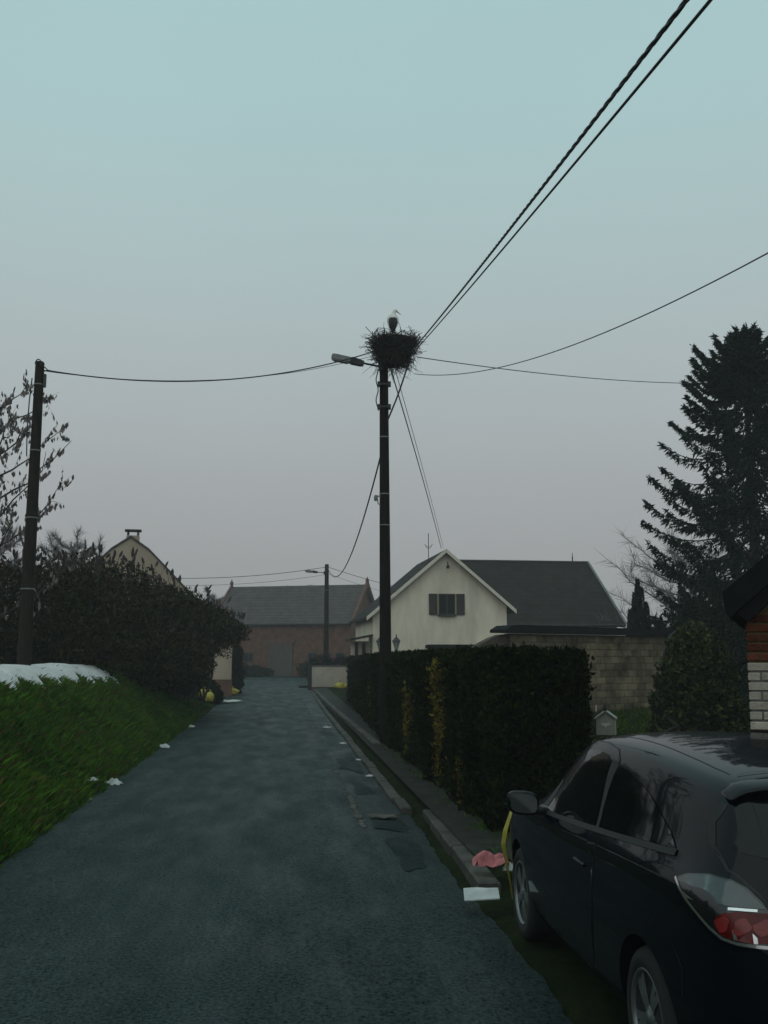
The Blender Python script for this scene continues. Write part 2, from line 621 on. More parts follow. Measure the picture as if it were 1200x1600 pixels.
sheet('ground', ticks((-60, -8, 8), (-8, 52, .3), (52, 100, 2), (100, 700, 40)),
      ticks((-500, -60, 40), (-60, -12, 4), (-12, 14, .3), (14, 60, 4), (60, 500, 40)), terrain, 'soil')

tag(None or sheet('road', ticks((-8, 90, 1.0)), np.linspace(-2.68, 1.0, 12),
    lambda s, t: gz(s) - .02 * ((t + .85) / 1.8) ** 2 + .003 * bump2(s * .8, t * 1.5), 'asphalt'), kind='structure')
sheet('side_road', ticks((66, 90, 2)), ticks((-26, -2.7, 2), (-2.7, 7, 1.2)), lambda s, t: gz(s) - .028 + 0 * t, 'asphalt')
gutter_o = sheet('gutter', ticks((-8, 62, .12)), np.array([1.0, 1.2, 1.4, 1.6]), lambda s, t: gz(s) - .030 - .02 * smooth(1.2, 1.5, t) + .006 * bump2(s * 2, t * 3), 'gutter')
for k_, v_ in enumerate(gutter_o.data.vertices):
    if k_ % 4 == 3:                      # ragged outer edge where the verge creeps in
        q_ = v_.co.y
        d_ = .03 * math.sin(q_ * 1.1) + .010 * math.sin(q_ * 5.7 + 1) + .008 * math.sin(q_ * 13.1) + .006 * random.gauss(0, 1) + .02
        v_.co.x += d_ * N2[0]
        v_.co.y += d_ * N2[1]
sheet('pavement', ticks((9.8, 60, .5)), np.array([1.86, 2.05, 2.3, 2.55]), lambda s, t: gz(s) + .078 + .004 * bump2(s * 1.3, t * 2), 'pave')
sheet('driveway', ticks((10.0, 22.5, .5)), ticks((3.8, 8.2, .4)), lambda s, t: terrain(s, t) + .02, 'yard')

# worn patches laid into the gutter and the road
rp_ = random.Random(17)
for (s0, s1, t0, t1) in ((10.0, 11.7, 1.15, 1.45), (12.2, 13.0, 1.12, 1.52), (15.3, 16.9, 1.1, 1.35), (18.6, 21.0, 1.08, 1.5), (26.5, 29.5, 1.05, 1.4)):
    cs, ct, hs, ht = (s0 + s1) / 2, (t0 + t1) / 2, (s1 - s0) / 2, (t1 - t0) / 2
    o_ = []
    for k in range(26):
        a = 2 * PI * k / 26
        q = 1 + .16 * math.sin(3 * a + s0) + .12 * math.sin(5 * a + 2 * s0) + rp_.uniform(-.07, .07)
        sq = lambda v: math.copysign(abs(v) ** .6, v)
        o_.append((cs + hs * q * sq(math.cos(a)), ct + ht * q * sq(math.sin(a))))
    lift = -.012 if ct > .9 else .006
    b = MB()
    b.add([W(a_, c_, lift - .02 * ((c_ + .85) / 1.8) ** 2 if ct < .9 else -.022 - .02 * float(smooth(1.2, 1.5, c_))) for a_, c_ in o_], [list(range(26))[::-1]])
    tag(b.build('asphalt_patch', 'patch', origin=(0, 0, 0)), kind='structure')
# broken pale edging between road and gutter
edge = empty('road_edging', W(10, 1, 0)); tag(edge, kind='structure')
r_ = random.Random(5)
s = 9.6
while s < 46:
    ln = r_.uniform(.35, .8)
    if r_.random() < .45:
        b = MB()
        w = r_.uniform(.03, .10)
        n = 6
        t0 = .97 + r_.uniform(-.02, .02)
        L_, R_ = [], []
        for k in range(n + 1):
            sv = s + ln * k / n
            L_.append((sv, t0 - w * r_.uniform(.25, .6)))
            R_.append((sv, t0 + w * r_.uniform(.25, .6)))
        out = L_ + R_[::-1]
        b.prism(out, lambda a, c, d: W(a, c, d), -.06, -.012)
        b.build('edging_stone', 'kerb', edge)
    s += ln + r_.uniform(.01, .12)

# kerbs: single stones
def kerb_row(name, sa, ta, sb, tb, width, z0, z1, ln, gap, m='kerb', seed=0):
    root = tag(empty(name, W(sa, ta, 0)), kind='structure')
    r = random.Random(seed)
    L_ = sb - sa
    n = int(L_ / (ln + gap))
    for i in range(n):
        a = sa + i * (ln + gap)
        k = (a + ln / 2 - sa) / L_
        t = ta + (tb - ta) * k + r.uniform(-.012, .012)
        p = W(a + ln / 2, t, (z0 + z1) / 2 + r.uniform(-.012, .008))
        b = MB()
        dirr = math.atan2((tb - ta), L_)
        b.box(p, (width, ln, z1 - z0), rz=Rd(5.6) - dirr + r.uniform(-.012, .012), bevel=.018)
        b.build('kerb_stone', m, root)
    return root


kerb_row('kerb', 22.6, 2.08, 57, 1.74, .17, -.15, .125, .97, .03, seed=1)
kerb_row('gutter_kerb', 13.6, 1.62, 58, 1.62, .15, -.15, .02, .97, .04, seed=2)
kerb_row('dropped_kerb', 9.0, 1.80, 13.3, 1.88, .19, -.15, .055, .82, .04, seed=3)

# grass on the bank: too many blades to count
def grass(name, n, s0, s1, t0, t1, hmin, hmax, m, seed, keep=None, wmul=1.0):
    r = np.random.default_rng(seed)
    s = s0 + (s1 - s0) * r.random(n) ** 1.35
    t = r.uniform(t0, t1, n)
    if keep is not None:
        k = keep(s, t, r)
        s, t = s[k], t[k]
    n = len(s)
    X = s * U2[0] + t * N2[0]
    Y = s * U2[1] + t * N2[1]
    Z = terrain(s, t) - .02
    h = r.uniform(hmin, hmax, n) * (.6 + .6 * np.clip(bump2(s * 3.1, t * 3.6) * .6 + .5, 0, 1.5))
    a = r.uniform(0, 2 * PI, n)
    w = (.004 + .006 * r.random(n)) * wmul
    lean = r.normal(size=(n, 2)) * .6
    lean[:, 0] += .10
    b0 = np.stack([X - np.cos(a) * w, Y - np.sin(a) * w, Z], 1)
    b1 = np.stack([X + np.cos(a) * w, Y + np.sin(a) * w, Z], 1)
    m1 = np.stack([X + lean[:, 0] * h * .35 + np.cos(a) * w * .7, Y + lean[:, 1] * h * .35 + np.sin(a) * w * .7, Z + h * .6], 1)
    tp = np.stack([X + lean[:, 0] * h, Y + lean[:, 1] * h, Z + h], 1)
    V = np.stack([b0, b1, m1, tp], 1).reshape(-1, 3)
    F = np.arange(4 * n).reshape(n, 4)
    return mesh_from(name, V, F, m, origin=(0, 0, 0))


SNOW = [(12.5, -6.2, -4.55), (16, -6.4, -4.45), (19, -6.2, -4.4), (23, -5.6, -4.35), (27.5, -4.75, -4.25)]


def snow_hi(s):
    return np.interp(s, [p[0] for p in SNOW], [p[2] for p in SNOW]) + .09 * np.sin(s * 3.9 + 2) + .05 * np.sin(s * 9.1)


def near_bank(s, t, r):
    # snow lies on part of the crest; shade and shrubs thin the grass farther on
    return (r.random(len(s)) < np.clip(1.15 - smooth(22, 40, s), .1, 1)) & ~((t < snow_hi(s) - .06) & (s > 13.2) & (s < 27.2) & (r.random(len(s)) < .985))


tag(grass('bank_grass', 330000, 5.5, 42, -6.8, -2.68, .04, .12, 'grass', 3, near_bank), 'short rough green grass covering the roadside bank', 'grass', kind='stuff')
tag(grass('dry_bank_grass', 26000, 5.5, 40, -6.8, -2.70, .05, .14, 'drygrass', 4, near_bank), 'dead brown grass stalks among the green bank grass', 'grass', kind='stuff')
tag(grass('verge_grass', 52000, 4.0, 26, 1.66, 3.2, .02, .08, 'grass', 5, lambda s, t, r: ((bump2(s * 1.5, t * 3) + r.normal(size=len(s)) * .4 > .30) | (t > 2.32)) & ((t > 1.98) | (s < 9)) & (s > 8.9)),
    'thin grass growing on the verge along the hedge', 'grass', kind='stuff')
tag(grass('yard_grass', 22000, 13, 31, 5.5, 12.5, .06, .18, 'yard_grass', 6, None, 1.6), 'grass in front of the concrete block wall', 'grass', kind='stuff')

# snow left on the bank crest
def snow_patch(name, pts, label, seed):
    """pts: list of (s, t_low, t_high)"""
    r = np.random.default_rng(seed)
    V, F = [], []
    nt_ = 44
    S = np.linspace(pts[0][0], pts[-1][0], 170)
    lo = np.interp(S, [p[0] for p in pts], [p[1] for p in pts]) + .10 * np.sin(S * 5.1) + .06 * np.sin(S * 13.7 + 1)
    hi = snow_hi(S)
    for i, sv in enumerate(S):
        for j in range(nt_):
            k = j / (nt_ - 1)
            t = lo[i] + (hi[i] - lo[i]) * k
            e = min(k, 1 - k) * 2
            e2 = min(i, len(S) - 1 - i) / (len(S) - 1) * 6
            th = .040 * min(1, e * 2.5) ** .5 * min(1, e2) ** .5 * (1 + .25 * math.sin(sv * 2.3 + t * 3) + .12 * math.sin(sv * 5 - t * 6))
            hole = math.sin(sv * 3.3 + 1.2) * math.sin(t * 4.7 + sv * .8)
            th -= .13 * max(0, hole - .72) / .28
            p = W(sv, t)
            V.append((p.x, p.y, float(terrain(sv, t) - .035 * bump2(sv * .9, t * 1.4)) + .02 + max(th, -.06) + .02 * min(1, 8 * e)))
    for i in range(len(S) - 1):
        for j in range(nt_ - 1):
            F.append([i * nt_ + j, i * nt_ + j + 1, (i + 1) * nt_ + j + 1, (i + 1) * nt_ + j])
    o = mesh_from(name, V, F, 'snow', smooth=True)
    return tag(o, label, 'snow')


snow_patch('snow_patch', SNOW,
           'melting strip of white snow on the crest of the grass bank', 2)

# ------------------------------------------------------------------ utility poles
def pole(name, base, height, r0, r1, m, label, group, lean=(0, 0), bands=(), band_mat='steel'):
    root = empty(name, base, label, 'utility pole', group)
    b = MB()
    n = 14
    P, Rr = [], []
    for i in range(n + 1):
        k = i / n
        P.append(Vector(base) + Vector((lean[0] * k, lean[1] * k, -.3 + (height + .3) * k)))
        Rr.append(r0 + (r1 - r0) * k)
    P.append(P[-1] + Vector((0, 0, .03)))
    Rr.append(r1 * .75)
    b.tube(P, Rr, 16)
    b.build('shaft', m, root, smooth=True)
    for z in bands:
        k = z / height
        c = Vector(base) + Vector((lean[0] * k, lean[1] * k, z))
        r = r0 + (r1 - r0) * k + .004
        bb = MB()
        bb.lathe(c, [(r, -.012), (r + .004, -.010), (r + .004, .010), (r, .012)], 16)
        bb.build('band', band_mat, root)
    return root


PG = 'wooden utility poles along the street'
PX, PY = .045, 23.2
main = pole('utility_pole', (PX, PY, 0.05), 8.80, .145, .098, 'pole', 'tall dark wooden pole carrying the stork nest beside the hedge', PG,
            lean=(-.05, 0), bands=(4.9, 5.62, 6.95))


def clamp(root, c, r, w=.30):
    b = MB()
    b.box(c, (w, .09, .055), bevel=.01)
    b.box(Vector(c) + Vector((-w / 2 + .03, -.0, .0)), (.07, .11, .12), bevel=.01)
    b.box(Vector(c) + Vector((w / 2 - .03, .0, .0)), (.07, .11, .12), bevel=.01)
    b.build('clamp', 'black', root)


clamp(main, (PX - .04, PY - .085, 8.24), .1)
clamp(main, (PX - .04, PY - .085, 7.70), .1)
# down-lead looped beside the shaft
b = MB()
zz = np.linspace(8.6, 7.62, 14)
b.tube([(PX - .04 - .12 - .05 * math.sin(i / 13 * PI * 2) ** 2 - .02, PY - .06, z) for i, z in enumerate(zz)], .014, 6)
b.build('down_lead', 'cable', main)
# small insulator hook low on the left
b = MB()
b.tube([(PX - .10, PY - .05, 5.60), (PX - .20, PY - .06, 5.62), (PX - .24, PY - .06, 5.56)], .018, 6)
b.tube([(PX - .20, PY - .06, 5.60), (PX - .18, PY - .06, 5.44), (PX - .11, PY - .05, 5.40)], .014, 6)
b.lathe((PX - .235, PY - .06, 5.50), [(.02, 0), (.042, .03), (.042, .1), (.025, .14)], 10)
b.build('insulator', 'lamp', main)

# street light on the main pole
def street_lamp(name, at_, reach, rise, label, scale=1.0, yaw=0.0):
    """arm points to -X before yaw; a long flat luminaire at its end"""
    root = empty(name, at_, label, 'street lamp', 'street lamps on wooden poles', rot=yaw)
    k = scale
    d = Vector((-reach, 0, rise)).normalized()
    ang = math.atan2(rise, reach)
    Ry = Matrix.Rotation(ang, 3, 'Y')      # tilts -X end up
    f = lambda u: d * u
    b = MB()
    b.tube([f(0), f(.25 * k), f(.55 * k)], .024 * k, 8)
    b.lathe(f(.02 * k), [(.05 * k, -.09 * k), (.05 * k, .09 * k)], 10)
    b.build('arm', 'black', root)
    b = MB()
    # gear housing with chamfered ends
    b.prism([(.42, -.055), (.50, -.075), (.72, -.075), (.76, -.05), (.76, .045), (.70, .075), (.52, .055), (.42, .03)],
            lambda a, c, e: Ry @ Vector((-a * k, e, c * k)), -.085 * k, .085 * k)
    b.build('housing', 'black', root)
    b = MB()
    b.prism([(.74, -.055), (1.16, -.062), (1.19, -.02), (1.18, .045), (1.10, .062), (.74, .055)],
            lambda a, c, e: Ry @ Vector((-a * k, e, c * k)), -.10 * k, .10 * k)
    h = b.build('canopy', 'lamp', root)
    b = MB()
    b.prism([(.80, -.085), (1.12, -.085), (1.15, -.064), (.77, -.064)],
            lambda a, c, e: Ry @ Vector((-a * k, e, c * k)), -.075 * k, .075 * k)
    b.build('lens', 'lens', h)
    return root


street_lamp('street_lamp', (PX - .10, PY - .06, 8.66), 1.18, .23, 'grey street lamp on a thin arm just below the stork nest', 1.0, Rd(4))

# ------------------------------------------------------------------ nest and stork
NX, NY, NZ = .22, 23.15, 8.62
nest = empty('stork_nest', (NX, NY, NZ), 'big ragged stick nest on top of the tall pole', 'nest')
b = MB()
b.lathe((NX, NY, NZ), [(.10, .04), (.24, .10), (.33, .26), (.41, .46), (.47, .62), (.45, .68), (.30, .62), (.05, .58)], 18)
b.build('core', 'twig', nest)
def sticks(n, seed, rmin, rmax, loose):
    r = np.random.default_rng(seed)
    b = MB()
    for i in range(n):
        h = r.random() ** .8
        rad = (.22 + .30 * h) * (.82 + .3 * r.random())
        a = r.uniform(0, 2 * PI)
        c = Vector((NX + rad * math.cos(a), NY + rad * math.sin(a), NZ + .08 + .62 * h))
        tang = Vector((-math.sin(a), math.cos(a), 0))
        out = Vector((math.cos(a), math.sin(a), 0))
        d = tang * r.normal() + out * r.normal() * (.5 + loose) + Vector((0, 0, 1)) * r.normal() * (.35 + loose * .5)
        d.normalize()
        L_ = r.uniform(.25, .6) * (1 + loose * .3)
        bend = Vector(r.normal(size=3)) * (.05 + .05 * loose)
        p0, p1, p2 = c - d * L_ * .5, c + bend, c + d * L_ * .5
        q = r.uniform(rmin, rmax)
        b.tube([p0, p1, p2], [q, q * .9, q * .5], 4, cap=False)
        if loose and r.random() < .5:
            e = (d + Vector(r.normal(size=3)) * .6).normalized()
            b.tube([p1, p1 + e * L_ * .35], [q * .7, q * .4], 4, cap=False)
    return b


sticks(950, 11, .004, .011, 0).build('woven_twigs', 'twig', nest)['kind'] = 'stuff'
sticks(330, 12, .003, .008, .95).build('loose_twigs', 'twig', nest)['kind'] = 'stuff'
# bits hanging under the nest
b = MB()
r = np.random.default_rng(13)
for i in range(95):
    a = r.uniform(0, 2 * PI)
    rad = r.uniform(.1, .42)
    c = Vector((NX + rad * math.cos(a) + .02, NY + rad * math.sin(a), NZ + .05 + rad * .5))
    d = Vector((r.normal() * .5 + .4 * math.cos(a), r.normal() * .5, -1)).normalized()
    L_ = r.uniform(.15, .42)
    k = Vector((r.normal() * .05, r.normal() * .05, 0))
    b.tube([c, c + d * L_ * .5 + k, c + d * L_ + k * 3], [.006, .005, .003], 4, cap=False)
b.build('hanging_twigs', 'twig', nest)['kind'] = 'stuff'
# a long bent stick sticking up beside the bird
b = MB()
b.tube([(NX + .20, NY + .02, NZ + .60), (NX + .19, NY + .02, NZ + .85), (NX + .15, NY + .02, NZ + 1.06), (NX + .08, NY + .02, NZ + 1.24)], [.009, .008, .006, .004], 6)
b.build('upright_stick', 'twig', nest)

def loft(rings):
    n = len(rings[0])
    V = [p for r_ in rings for p in r_]
    F = []
    for i in range(len(rings) - 1):
        for j in range(n):
            F.append([i * n + j, i * n + (j + 1) % n, (i + 1) * n + (j + 1) % n, (i + 1) * n + j])
    F.append(list(range(n))[::-1])
    F.append([(len(rings) - 1) * n + j for j in range(n)])
    return V, F


def ring(c, ax, ay, rx, ry, n=14):
    return [Vector(c) + ax * rx * math.cos(2 * PI * j / n) + ay * ry * math.sin(2 * PI * j / n) for j in range(n)]


# stork seen from behind, body upright, neck drawn in, bill to the right
bz = NZ + .74
X_, Y_, Z_ = Vector((1, 0, 0)), Vector((0, 1, 0)), Vector((0, 0, 1))
body = empty('stork', (NX, NY, bz), 'white stork with black wing feathers standing upright on the nest', 'bird')
spine = [((.0, -.02, .13), .018, .02), ((.0, -.03, .17), .040, .045), ((.0, -.02, .24), .070, .085), ((0, .0, .33), .088, .105),
         ((0, .02, .41), .085, .095), ((0, .045, .465), .062, .070), ((.012, .06, .505), .036, .042), ((.028, .065, .54), .030, .034),
         ((.038, .075, .565), .034, .040), ((.046, .085, .588), .030, .034), ((.05, .09, .606), .012, .014)]
rings = [ring(Vector((NX + c[0] - .01, NY + c[1], bz + c[2])), X_, Y_, rx * 1.28, ry * 1.1) for c, rx, ry in spine]
V, F = loft(rings)
# legs join the same skin
mb = MB(); mb.add(V, F)
leg_r = [.011, .008, .007, .008, .007]
for sx, lift in ((-.018, 0), (.022, .0)):
    mb.tube([(NX + sx, NY, bz + .22), (NX + sx, NY - .005, bz + .12), (NX + sx * 1.1, NY + .01, bz + .07), (NX + sx * 1.1, NY, bz + .005)],
            [.022, .011, .009, .008], 8)
    for ta in (-.5, 0, .5):
        mb.tube([(NX + sx * 1.1, NY, bz + .008), (NX + sx * 1.1 + .05 * math.sin(ta), NY + .06 * math.cos(ta), bz + .002)], [.006, .003], 5)
sb = mb.build('body', ['feather_white', 'bill_red'], body, smooth=True)
for p in sb.data.polygons:
    cz = p.center.z
    if cz < .115:
        p.material_index = 1
# folded black wings hanging over the back
for sx in (-1, 1):
    mbw = MB()
    prof = [((.026, -.108, .375), .026, .014), ((.036, -.122, .345), .044, .022), ((.036, -.130, .27), .048, .028), ((.030, -.118, .19), .038, .022),
            ((.016, -.095, .12), .028, .016), ((.006, -.078, .075), .010, .008)]
    rr = [ring(Vector((NX + sx * c[0] - .01, NY + c[1], bz + c[2])), X_, Y_, rx, ry, 10) for c, rx, ry in prof]
    mbw.add(*loft(rr))
    mbw.build('wing', 'feather_black', body, smooth=True)
mb = MB()
mb.tube([(NX + .045, NY + .10, bz + .585), (NX + .09, NY + .14, bz + .56), (NX + .15, NY + .19, bz + .525)], [.014, .010, .003], 8)
mb.build('bill', 'bill_red', body, smooth=True)
for sx in (-1, 1):
    mb = MB()
    mb.lathe((NX + .040 + sx * .030, NY + .092, bz + .583), [(.0005, -.005), (.005, -.003), (.005, .003), (.0005, .005)], 8)
    mb.build('eye', 'feather_black', body)

for ch_ in body.children:
    for v_ in ch_.data.vertices:
        v_.co *= 1.22

# ------------------------------------------------------------------ left and far poles
lz = float(terrain(20.58, -4.95))
left = pole('utility_pole', (-6.96, 20.0, lz), 7.83 - lz, .138, .088, 'pole_old', 'weathered wooden pole standing on the left bank in the shrubs', PG,
            lean=(.03, 0), bands=(1.55, 2.95, 4.30, 5.65), band_mat='lamp')
b = MB()
b.tube([(-6.93 + .06 * math.cos(a), 19.9, 7.80 + .10 * math.sin(a) - .02) for a in np.linspace(PI, -.3, 10)] + [(-6.80, 19.92, 7.72), (-6.74, 19.94, 7.66)], .012, 6)
b.build('cable_loop', 'cable', left)
b = MB()
b.tube([(-7.05, 19.93, 7.5), (-7.08, 19.92, 7.0), (-7.09, 19.91, 6.4), (-7.07, 19.9, 5.9)], .012, 6)
b.build('down_lead', 'cable', left)
b = MB()
b.box((-6.80, 19.95, 7.45), (.05, .05, .28), bevel=.01)
b.tube([(-6.86, 19.97, 7.66), (-6.70, 19.95, 7.66)], .016, 6)
b.build('anchor_bracket', 'black', left)

FX, FY = -3.47, 62.0
fz = float(gz(62.0))
far = pole('utility_pole', (FX, FY, fz), 7.55 - fz, .17, .12, 'pole_old', 'distant hazy wooden pole in front of the brick barn', PG, bands=(5.8,))
street_lamp('street_lamp', (FX - .12, FY - .1, 7.05), 1.0, .10, 'small far street lamp on the pole before the barn', 1.0, Rd(3))

# ------------------------------------------------------------------ overhead cables
def cable(path_fn, n, rad, label, twist=None):
    b = MB()
    if twist:
        r, turns, strands = twist
        for k in range(strands):
            P = []
            m_ = n * 8
            for i in range(m_ + 1):
                u = i / m_
                p = path_fn(u)
                d = (path_fn(min(1, u + .01)) - path_fn(max(0, u - .01))).normalized()
                x = d.cross(Vector((0, 0, 1))).normalized()
                y = d.cross(x)
                a = 2 * PI * (turns * u + k / strands)
                P.append(p + x * r * math.cos(a) + y * r * math.sin(a))
            b.tube(P, rad, 5)
    else:
        b.tube([path_fn(i / n) for i in range(n + 1)], rad, 5)
    o = b.build('overhead_cable', 'cable', smooth=True)
    return tag(o, label, 'cable', 'overhead cables')


def span(a, c, sag):
    a, c = Vector(a), Vector(c)
    return lambda u: a.lerp(c, u) - Vector((0, 0, sag * 4 * u * (1 - u)))


JX = (.72, 23.1, 9.12)
cable(span(JX, (1.79, 0.6, 4.51), .06), 30, .0085, 'thicker twisted cable rising from the nest to the upper right', twist=(.0080, 40, 3))
cable(span((.74, 23.1, 9.06), (1.95, .6, 4.53), .05), 40, .011, 'thinner of the two cables rising steeply to the upper right')
cable(span((-.36, 23.1, 8.98), (-6.74, 19.94, 7.66), .42), 30, .014, 'cable from the stork nest to the left bank pole')
cable(span((-.30, 23.1, 8.90), (-6.76, 19.94, 7.64), .36), 30, .006, 'thin second wire just under the left bank pole cable')
cable(span((.78, 23.15, 8.90), (11.6, 36.0, 11.78), .16), 30, .012, 'cable running right from the nest into the spruce')
cable(span((.70, 23.15, 8.50), (3.776, 9.6, 5.89), .42), 30, .008, 'thin slack wire rising to the right frame edge')
cable(span((.17, 23.25, 8.60), (3.20, 57.0, 8.02), -.15), 30, .016, 'wire from the nest down to the white gable peak')
cable(span((.27, 23.25, 8.60), (3.32, 57.0, 8.04), -.12), 30, .009, 'fainter wire beside the one reaching the white gable')


def bez(P):
    P = [Vector(p) for p in P]

    def f(u):
        n = len(P) - 1
        x = u * n
        i = min(int(x), n - 1)
        k = x - i
        p0 = P[max(0, i - 1)]; p1 = P[i]; p2 = P[i + 1]; p3 = P[min(n, i + 2)]
        return .5 * ((2 * p1) + (p2 - p0) * k + (2 * p0 - 5 * p1 + 4 * p2 - p3) * k * k + (3 * p1 - p0 - 3 * p2 + p3) * k ** 3)
    return f


cable(bez([(.68, 23.0, 9.10), (.52, 22.98, 8.55), (.32, 23.0, 7.95), (.16, 23.03, 7.55), (.08, 23.06, 7.36)]), 20, .020, 'thick drop cable from the nest down to the pole side')
cable(span((-.05, 23.32, 6.70), (-2.98 - .45, 62.0, 7.42), 1.55), 40, .020, 'slack cable from the tall pole to the far barn pole')
cable(span((FX - .1, 62, 7.4), (-15.0, 58, 6.55), .35), 20, .016, 'upper far wire from the barn pole to the left')
cable(span((FX - .1, 62, 6.95), (-15.0, 58, 6.15), .35), 20, .010, 'lower far wire from the barn pole to the left')
cable(span((FX + .1, 62, 7.40), (6.2, 66, 5.6), .3), 20, .014, 'upper far wire from the barn pole to the right')
cable(span((FX + .1, 62, 7.0), (6.2, 66, 4.9), .3), 20, .009, 'lower far wire from the barn pole to the right')

# ------------------------------------------------------------------ clipped hedge
hedge = empty('clipped_hedge', W(12, 2.9, 0), 'long clipped dark conifer hedge along the right roadside', 'hedge')
HS0, HS1 = 11.35, 44.5


def hedge_t(s):
    return 2.34 + .50 * smooth(20, 44, s) + .045 * np.sin(s * 2.2 + .7) + .03 * np.sin(s * 5.3)


def hedge_top(s):
    return 1.985 + .03 * np.sin(s * 1.9) + .02 * np.sin(s * 4.7 + 1) - .10 * smooth(30, 44, s)


HTH = 1.05
mbc = MB()
Sv = np.linspace(HS0 + .10, HS1 - .1, 60)
V, F = [], []
for s in Sv:
    t = float(hedge_t(s)) + .09
    for (tt, z) in ((t, .1), (t, float(hedge_top(s)) - .09), (t + HTH - .18, float(hedge_top(s)) - .09), (t + HTH - .18, .1)):
        V.append(W(s, tt, z))
for i in range(len(Sv) - 1):
    for j in range(4):
        F.append([i * 4 + j, i * 4 + (j + 1) % 4, i * 4 + 4 + (j + 1) % 4, i * 4 + 4 + j])
F.append([3, 2, 1, 0]); F.append([len(V) - 4 + j for j in range(4)])
mbc.add(V, F)
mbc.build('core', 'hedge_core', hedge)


def hedge_leaves(n, seed, region=None, m='hedge', name='foliage', size=(.05, .10)):
    r = np.random.default_rng(seed)
    s = HS0 + (HS1 - HS0) * r.random(n) ** 1.7
    face = r.choice(4, n, p=[.50, .28, .14, .08])
    t = hedge_t(s)
    top = hedge_top(s)
    z = r.random(n) * (top - .06) + .06
    w = r.random(n) * HTH
    S = s.copy(); T = t.copy(); Z = z.copy()
    k = face == 1; T[k] = (t + w)[k]; Z[k] = top[k]
    k = face == 2; S[k] = HS0; T[k] = (hedge_t(np.full(n, HS0)) + w)[k]
    k = face == 3; T[k] = (t + HTH)[k]
    if region is not None:
        q = region(S, T, Z, face, r)
        S, T, Z, face = S[q], T[q], Z[q], face[q]
    n = len(S)
    dep = r.normal(size=n) * .035
    fx = np.where(face == 0, -1, np.where(face == 3, 1, 0)) * 1.0
    fs = np.where(face == 2, -1, 0) * 1.0
    fz_ = np.where(face == 1, 1, 0) * 1.0
    T = T + fx * dep; S = S + fs * dep; Z = Z + fz_ * dep
    X = S * U2[0] + T * N2[0]; Y = S * U2[1] + T * N2[1]
    c = np.stack([X, Y, Z + gz(S)], 1)
    ax = r.normal(size=(n, 3)) * .55
    ax[:, 2] += .55
    ax[:, 0] += fx * .5; ax[:, 1] += fs * .5
    Lq = r.uniform(size[0], size[1], n) * (1 + .02 * np.maximum(0, S - 12))
    V, F = quads(c, ax, Lq, Lq * .5)
    return mesh_from(name, V, F, m, hedge)


DEADC = ((15.35, .42, .2, 1.95), (18.9, .42, .3, 1.5), (13.3, .2, .2, .7), (24, .3, .3, 1.3), (29, .4, .3, 1.5))


def is_dead(S, T, Z, face, r, inv=False):
    q = np.zeros(len(S))
    for c, w, z0, z1 in DEADC:
        wob = c + .10 * np.sin(Z * 5) + (Z - 1) * .12
        q = np.maximum(q, np.exp(-((S - wob) / (w * (.55 + .5 * smooth(z0, z1, Z) * (1 - smooth(z1 - .2, z1, Z))))) ** 2) * smooth(z0 - .2, z0 + .2, Z) * (1 - smooth(z1 - .1, z1 + .1, Z)) * (.9 if c < 20 else .5))
    hit = (face == 0) & (r.random(len(S)) < q)
    return hit


hedge_leaves(120000, 21, lambda S, T, Z, f, r: ~is_dead(S, T, Z, f, r))
hedge_leaves(260000, 22, is_dead, 'hedge_dead', 'dead_foliage')
b = MB()
for s in np.arange(HS0 + .3, 30, .75):
    p = W(s, float(hedge_t(s)) + .35, 0)
    b = MB()
    b.tube([p + Vector((0, 0, -.05)), p + Vector((.02, .03, .5)), p + Vector((.0, .0, 1.2))], [.045, .035, .02], 6)
    b.build('stem', 'bark', hedge)

# ------------------------------------------------------------------ houses
def frame(loc, yaw):
    c, s_ = math.cos(yaw), math.sin(yaw)
    L0 = Vector(loc)
    # local: a to the right along the front, d going back, z up
    return lambda a, d, z: L0 + Vector((a * c - d * s_, a * s_ + d * c, z))


def wall_prism(P, poly, d0, d1):
    """front-elevation polygon (a, z) pushed from depth d0 to d1"""
    m = MB()
    m.prism(poly, lambda a, z, d: P(a, d, z), d0, d1)
    return m


def slab(P, quad, th):
    """four (a, d, z) corners thickened downwards"""
    m = MB()
    V = [P(*q) for q in quad] + [P(q[0], q[1], q[2] - th) for q in quad]
    m.add(V, [[0, 1, 2, 3], [7, 6, 5, 4], [0, 4, 5, 1], [1, 5, 6, 2], [2, 6, 7, 3], [3, 7, 4, 0]])
    return m


# ---- white gabled house
g0 = float(terrain(55.5, 8.5))
YAW = Rd(8.0)
hw = empty('white_house', (3.35, 56, g0), 'white rendered house with steep gable and shuttered window above the hedge', 'house')
P = frame((3.35, 56, g0), YAW)
hg = 7.83 - g0          # ridge
hwid = 3.72
he = 3.55 - g0          # height where the verge stops at the left
sl = (hg - (4.55 - g0)) / 3.86
GL = -4.35
wall_poly = [(GL + .35, -.3), (3.42, -.3), (3.42, hg - sl * 3.42 - .12), (0, hg - .12), (GL + .35, hg - sl * (-GL - .35) - .12)]
wall_prism(P, wall_poly, 0, 8.2).build('wall', 'render_white', hw)
wl = slab(P, [(0, -.35, hg), (0, 9, hg), (GL, 9, hg + sl * GL), (GL, -.35, hg + sl * GL)], .14).build('roof', 'roof_dark', hw)
slab(P, [(0.001, -.35, hg), (3.86, -.35, hg - sl * 3.86), (3.86, 9, hg - sl * 3.86), (0.001, 9, hg)], .14).build('roof', 'roof_dark', hw)
for sgn, ext in ((1, 3.88), (-1, -GL + .02)):
    m = MB()
    m.prism([(0, hg + .03), (sgn * ext, hg + .03 - sl * ext), (sgn * ext, hg - .19 - sl * ext), (0, hg - .19)], lambda a, z, d: P(a, d, z), -.40, -.352)
    m.build('bargeboard', 'trim_white', hw)
